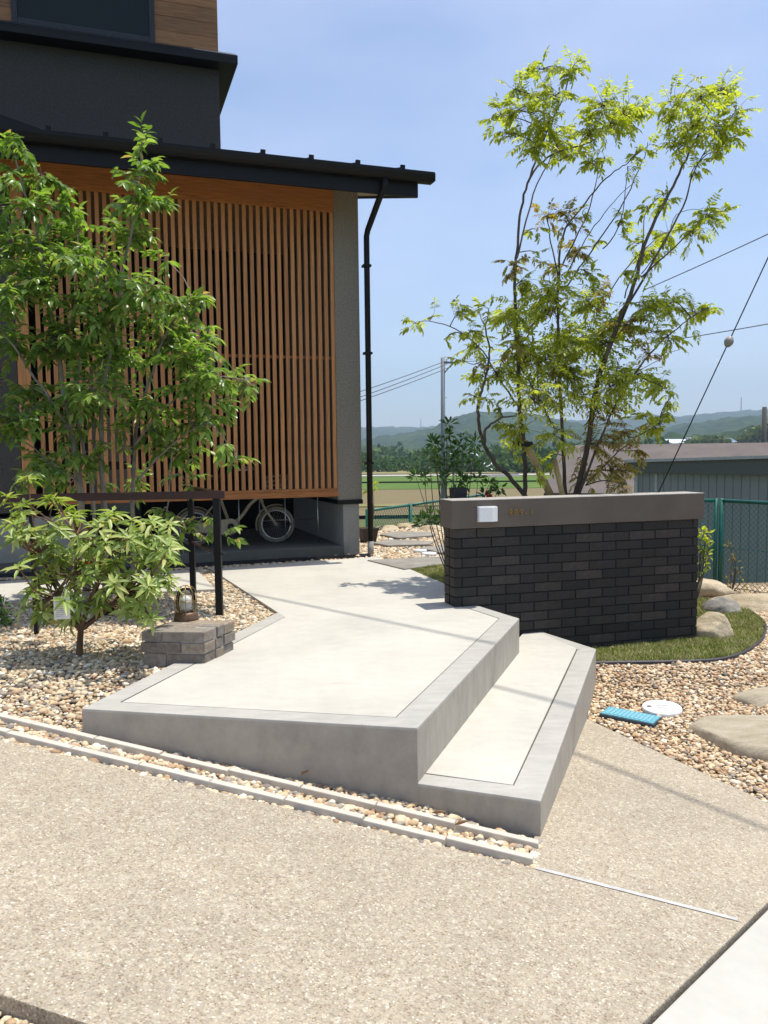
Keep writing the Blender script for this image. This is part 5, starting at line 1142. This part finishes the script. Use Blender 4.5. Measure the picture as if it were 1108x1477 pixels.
# ---- leafy tree in front of the lattice
K = 'leaf_left'
LTc = [(205, 205, 16, 1, K), (212, 245, 28, 1, K), (198, 290, 34, 1, K), (178, 265, 20, .7, K), (225, 300, 24, .9, K), (190, 340, 40, .9, K), (60, 255, 34, .9, K), (22, 205, 26, .9, K), (40, 300, 34, .9, K), (80, 300, 30, .9, K), (112, 335, 34, .9, K), (10, 255, 26, .8, K), (60, 360, 44, 1, K), (20, 345, 34, .8, K), (105, 385, 40, 1, K), (150, 385, 36, .9, K), (60, 420, 46, 1, K), (150, 430, 46, 1, K), (200, 415, 44, 1, K), (240, 375, 20, .7, K), (270, 445, 28, 1, K), (300, 425, 16, .9, K), (240, 490, 46, 1, K), (290, 485, 26, .9, K), (300, 505, 16, .8, K), (170, 510, 56, 1, K), (95, 500, 48, 1, K), (22, 500, 36, 1, K), (10, 430, 30, .8, K), (40, 565, 42, .9, K), (118, 585, 46, .8, K), (205, 580, 48, .8, K), (278, 552, 36, 1.1, K), (318, 545, 28, 1.1, K), (350, 548, 18, 1.1, K), (368, 558, 10, 1, K), (300, 600, 28, .9, K), (328, 640, 14, .9, K), (340, 662, 10, .9, K), (312, 575, 20, .8, K), (250, 650, 32, .9, K), (232, 615, 30, .8, K), (120, 655, 30, .6, K), (60, 660, 34, .8, K), (205, 690, 22, .8, K), (20, 620, 32, .7, K), (165, 640, 26, .5, K), (90, 620, 28, .6, K), (265, 690, 18, .7, K), (40, 690, 26, .7, K), (100, 700, 22, .6, K), (235, 735, 16, .7, K), (265, 765, 12, .6, K), (300, 745, 16, .7, K), (320, 770, 12, .6, K), (-25, 480, 40, .8, K), (-25, 380, 40, .8, K), (-30, 580, 40, .8, K), (-20, 300, 30, .8, K), (140, 700, 18, .5, K)]
DL = 5.75
stemsL = [([(125, 905), (122, 800), (118, 720), (110, 660), (98, 600), (85, 520), (70, 430), (55, 340), (30, 260), (18, 200)], [0, .05, -.1], .032, .004), ([(150, 905), (152, 800), (150, 720), (146, 650), (150, 560), (165, 470), (180, 380), (195, 300), (207, 205)], [.1, .15, .1], .026, .003), ([(190, 900), (192, 780), (192, 700), (196, 620), (215, 550), (240, 480), (270, 440), (300, 422)], [.15, .2, .1], .020, .003),
          ([(196, 640), (240, 585), (290, 552), (340, 545), (368, 556)], [.1, -.2], .010, .003), ([(200, 690), (250, 640), (300, 610), (335, 650)], [.1, -.15], .009, .003), ([(100, 620), (60, 560), (20, 500), (-20, 450)], [0, -.2], .012, .004), ([(118, 700), (80, 670), (40, 640), (0, 610)], [0, -.15], .009, .003), ([(85, 520), (110, 420), (112, 330)], [0, .1], .009, .003), ([(140, 905), (138, 790), (132, 700), (112, 600), (118, 500), (140, 410), (150, 340)], [.05, .1, .2], .018, .003), ([(228, 870), (235, 790), (242, 720), (250, 650)], [.2, .1], .009, .004)]
treeL = build_tree('leafy_tree', 'multi-stemmed green leafy tree standing before the orange lattice', 'tree', (*uy(150, 900, DL)[:2], -.05), stemsL, LTc+[(x+rj.gauss(0, r_*.6), y+rj.gauss(0, r_*.5), r_*.85, d*.9, k) for x, y, r_, d, k in LTc if y > 350 and r_ > 25],
                   dict(kind='simple', n=13, tl=.20, leaf=.080, ratio=.46, pairs=8, droop=.35, spread=.22, ld=.28), 12, 'bark_pale', (K,), DL)

# ---- rhododendron: every leaf of its own
sb_ = uz(113, 950, -.04); shrub = thing('rhododendron', 'broad rhododendron shrub with pale whorled leaves in the gravel bed', 'shrub', tuple(sb_))
WH = [(40, 688), (78, 702), (100, 722), (20, 745), (30, 765), (42, 800), (88, 742), (76, 770), (58, 832), (46, 852), (112, 758), (142, 738), (166, 722), (190, 735), (214, 732), (232, 756), (244, 788), (203, 766), (172, 790), (122, 796), (92, 800), (76, 818), (152, 768), (186, 828), (214, 846), (122, 830), (108, 858), (150, 850), (62, 880), (96, 882), (182, 866), (202, 880), (226, 838), (128, 770), (60, 745), (180, 758), (220, 800), (142, 812), (100, 835), (165, 842), (36, 725), (225, 775), (10, 715), (85, 860), (240, 826)]
rs = np.random.RandomState(31); tb = TB(); hub = []
fork = np.array([sb_[0]+.02, sb_[1]+.0, .12])
tb.add([sb_-[0, 0, .05], sb_+[.01, 0, .06], fork], [.022, .019, .017], 8)
limbs = [np.array(uy(x, y, sb_[1]+d)) for x, y, d in ((75, 860, -.1), (140, 850, .1), (190, 850, -.05), (110, 830, .15), (60, 800, .1), (165, 790, 0), (110, 770, -.1), (215, 800, .1))]
for q in limbs: m_ = (fork+q)/2+rs.normal(0, .02, 3); tb.add(smooth_line([fork, m_, q], 5), np.linspace(.014, .006, 11), 6)
nodes = np.array(limbs); leafpos = []
WH = [(x, y+(16 if 50 < x < 240 and y < 800 else 0)) for x, y in WH]; WH = WH+[(x+rs.normal(0, 10), y+abs(rs.normal(0, 10))) for x, y in WH if y > 715 for _ in (0, 1, 2)]
for (x, y) in WH:
    c = np.array(uy(x, y, sb_[1]+rs.normal(-.02, .16))); a = nodes[np.argmin(np.linalg.norm(nodes-c, axis=1)+np.where(nodes[:, 2] > c[2], .3, 0))]
    m_ = (a+c)/2+rs.normal(0, .015, 3)-[0, 0, .02]; br = smooth_line([a, m_, c], 4); tb.add(br, np.linspace(.0055, .0035, len(br)), 5)
    ax = unit(c-a+np.array([0, 0, .1])); ax = unit(ax+np.array([0, 0, .6])); kk = rs.randint(7, 11); ph = rs.uniform(0, 6.28); s1 = unit(np.cross(ax, [1, .2, 0])); s2 = np.cross(ax, s1)
    for i in range(kk):
        t = ph+i*2.4; el = rs.uniform(-.35, .45) if i < kk*.75 else rs.uniform(.5, 1.0); d = unit((s1*math.cos(t)+s2*math.sin(t))*math.cos(el)+ax*math.sin(el)+np.array([0, 0, -.12]))
        leafpos.append((c+ax*rs.uniform(-.02, .01), d, ax, rs.uniform(.065, .11) if el < .5 else rs.uniform(.04, .07)))
wchild('stems', tb.mesh('stems'), 'bark_shrub', shrub)
lm = []
for k, (dr, fo) in enumerate(((.14, .2), (.26, .15), (.05, .28))):
    V, Fc = leaf_arrays(np.zeros((1, 3)), np.array([[1., 0, 0]]), np.array([[0, 0, 1.]]), np.array([1.]), np.array([.34]), dr, fo); me = npmesh('leaf', V, Fc, True); me.materials.append(M('leaf_shrub')); lm.append(me)
order = rs.permutation(len(leafpos)); rest = Leaves()
for n_, i in enumerate(order):
    c, d, ax, ln = leafpos[i]
    if n_ < 300:
        o = bpy.data.objects.new('leaf', lm[n_ % 3]); COL.objects.link(o); o.parent = shrub
        yv = unit(np.cross(ax, d)); zv = np.cross(d, yv); Mx = Matrix(((d[0], yv[0], zv[0], 0), (d[1], yv[1], zv[1], 0), (d[2], yv[2], zv[2], 0), (0, 0, 0, 1)))
        o.matrix_local = Matrix.Translation(Vector(c)-shrub.location) @ Mx @ Matrix.Scale(ln, 4)
    else: rest.add(c, d, ax, ln, ln*.30)
o = wchild('leaf_mass', rest.mesh('leaf_mass'), 'leaf_shrub', shrub); tag(o, kind='stuff')
fl = Leaves()
for (x, y) in ((118, 814), (140, 818), (130, 812)):
    c = np.array(uy(x, y, sb_[1]-.12))
    for i in range(5): fl.add(c+[0, .06, 0], unit(rs.normal(size=3)+[0, -.3, .4]), unit(rs.normal(size=3)), .026, .02)
wchild('flower', fl.mesh('flower'), 'flower_red', shrub)
# plant tag
p = uz(90, 897, 0); tg = thing('plant_tag', 'white printed plant tag hanging below the rhododendron leaves', 'tag', (*uy(90, 893, sb_[1]-.34)[:2], uy(90, 893, sb_[1]-.34)[2]), .1)
link('card', boxm('card', (-.040, -.001, 0), (.040, .001, .115), .0005), 'card_white', tg)
for i in range(9): link('print_line', boxm('print_line', (-.030, -.0016, .015+i*.0095), (-.030+.06*(.6+.4*((i*7) % 5)/4), -.0011, .0175+i*.0095)), 'card_ink', tg)
link('loop', tubem('loop', [(0, 0, .11), (.01, .01, .15), (.03, .05, .19)], .001, 4), 'card_white', tg)
# black nursery pots behind the shrub
for (x, y, r_, h, lab) in ((203, 900, .032, .10, 'slim black drain pipe stub standing behind the stone lamp block'), (152, 892, .055, .075, 'squat black nursery pot behind the rhododendron stems')):
    p = uz(x, y, -.03); t = thing('black_pot', lab, 'pot', (p[0], p[1]+.1, -.035)); link('pot_body', lathe('pot_body', [(r_*.85, 0), (r_, h*.9), (r_*1.12, h*.92), (r_*1.12, h), (r_*.95, h), (r_*.9, h*.8), (.004, h*.78)], 20), 'black_plastic', t)
def bush(name, label, cat, spots_, mat, leaf, ratio, seed, base, stem_mat='bark_dark', nl=12, rs_=None):
    rs = np.random.RandomState(seed); t = thing(name, label, cat, tuple(base)); tb = TB(); lv = Leaves(); b = np.array(base, float)
    for (x, y, Y, R) in spots_:
        c = np.array(uy(x, y, Y)); m_ = (b+c)/2+rs.normal(0, .03, 3); br = smooth_line([b, m_, c], 5); tb.add(br, np.linspace(.006, .002, len(br)), 5)
        for i in range(nl):
            v = unit(rs.normal(size=3)+[0, 0, .35]); lv.add(c+v*R*rs.uniform(.1, .8), v, unit(rs.normal(size=3)+[0, 0, 1]), leaf*rs.uniform(.7, 1.2), leaf*ratio)
    wchild('stems', tb.mesh('stems'), stem_mat, t); tag(wchild('foliage', lv.mesh('foliage'), mat, t), kind='stuff'); return t
r5 = random.Random(5)
az_s = [(x, y, 6.35+r5.uniform(-.12, .12), .05) for x, y in ((625, 640), (645, 628), (640, 650), (660, 645), (632, 665), (655, 662), (620, 655), (670, 630), (648, 612), (670, 652), (655, 675), (685, 640), (612, 690), (640, 690), (682, 668), (690, 690), (705, 700), (672, 700), (720, 705), (600, 688), (635, 675), (665, 690), (700, 715), (660, 712), (625, 640))]
bush('azalea', 'dark leaved young azalea shrub behind the left end of the wall', 'shrub', az_s, 'leaf_dark', .058, .36, 9, (*uy(655, 730, 6.4)[:2], -.03), nl=26)
p = uy(735, 716, 6.3); fl = Leaves()
for (x, y) in ((702, 714), (706, 717)):
    c = np.array(uy(x, y, 6.28))
    for i in range(8): fl.add(c, unit(rs.normal(size=3)+[0, -.2, .4]), unit(rs.normal(size=3)), .035, .03)
wchild('flower', fl.mesh('flower'), 'flower_red', bpy.data.objects['azalea'])
t = thing('black_pot', 'black square nursery pot perched behind the wall coping', 'pot', (*uy(661, 712, 6.0)[:2], CO_T-.055), WT)
bm = bmesh.new(); w0, w1, h_ = .045, .052, .125
vs = [bm.verts.new((sx*w0, sy*w0, 0)) for sx, sy in ((-1, -1), (1, -1), (1, 1), (-1, 1))]+[bm.verts.new((sx*w1, sy*w1, h_)) for sx, sy in ((-1, -1), (1, -1), (1, 1), (-1, 1))]
for q in ((3, 2, 1, 0), (0, 1, 5, 4), (1, 2, 6, 5), (2, 3, 7, 6), (3, 0, 4, 7)): bm.faces.new([vs[i] for i in q])
link('pot_body', bmmesh('pot_body', bm), 'black_plastic', t); link('pot_soil', boxm('pot_soil', (-.045, -.045, .1), (.045, .045, .112)), 'soil', t)
t.location.z = CO_T-.06
cl = [(1010+dx, y, 6.75, .035) for dx, y in ((2, 768), (8, 780), (3, 792), (10, 800), (5, 812), (0, 778), (12, 790), (4, 825), (9, 770))]
bush('climbing_plant', 'bright green leafy plant peeking past the right end of the brick wall', 'plant', cl, 'leaf_right', .055, .5, 10, (*uy(995, 800, 6.8)[:2], LZ), nl=9)
yg = [(x, y, 8.2, .03) for x, y in ((1052, 786), (1056, 805), (1062, 808), (1055, 825), (1066, 822), (1048, 835), (1070, 835), (1052, 845), (1072, 848))]
bush('young_plant', 'thin young plant growing along the green mesh fence', 'plant', yg, 'leaf_brown', .045, .5, 11, (*uy(1055, 852, 8.2)[:2], -.40), nl=5)
bush('ground_plant', 'tuft of narrow leaves at the foot of the back fence', 'plant', [(x, y, 11.6, .10) for x, y in ((612, 752), (622, 750), (632, 752), (640, 748), (606, 756))], 'leaf_dark', .16, .2, 14, (*uy(622, 760, 11.6)[:2], -.05), nl=22)
bush('dwarf_shrub', 'low dark green dwarf shrub in the gravel left of the rhododendron', 'shrub', [(x, y, 4.95+.04*i, .05) for i, (x, y) in enumerate(((-10, 880), (4, 872), (12, 885), (2, 892), (-20, 890), (-8, 868), (8, 900)))], 'leaf_dark', .045, .4, 15, (*uz(-5, 912, -.04)[:2], -.04), nl=22)
bush('sprout', 'pale green sprouting plant behind the black downpipe', 'plant', [(x, y, 10.2, .05) for x, y in ((534, 690), (537, 698), (533, 706))], 'leaf_right', .11, .35, 16, (*uy(533, 745, 10.2)[:2], -.05), nl=6)

# dry leaves caught in the drain pebbles
simple('dry_leaf', (.26, .16, .09), .8)
for i, (x, y, lab) in enumerate(((622, 1173, 'curled dry brown leaf on the drain pebbles below the upper step'), (655, 1190, 'long dry reddish leaf lying across the inner edging block'), (432, 1118, 'small dry brown leaf against the platform face'))):
    c = up_(x, y, .028); V, Fc = leaf_arrays(np.zeros((1, 3)), np.array([[.9, -.3, .05]]), np.array([[.1, .2, 1.]]), np.array([.06 if i < 2 else .045]), np.array([.018]), -.15, .5)
    o = link('dry_leaf', npmesh('dry_leaf', V, Fc, True), 'dry_leaf'); o.location = tuple(c); o.rotation_euler = (0, 0, .4*i); tag(o, lab, 'leaf')

# ------------------------------------------------------------------ haze over the valley
hzb = link('haze', boxm('haze', (-4100, -4100, VALLEY-7), (4100, 4100, 330)), None); tag(hzb, 'pale blue summer haze over the valley', 'haze', kind='stuff')
hm = bpy.data.materials.new('haze'); hm.use_nodes = True; t_ = hm.node_tree; t_.nodes.clear(); pv = t_.nodes.new('ShaderNodeVolumePrincipled'); mo = t_.nodes.new('ShaderNodeOutputMaterial')
pv.inputs['Color'].default_value = (.62, .80, 1, 1); pv.inputs['Density'].default_value = .00032; pv.inputs['Anisotropy'].default_value = .0
t_.links.new(pv.outputs[0], mo.inputs['Volume']); hzb.data.materials.append(hm)
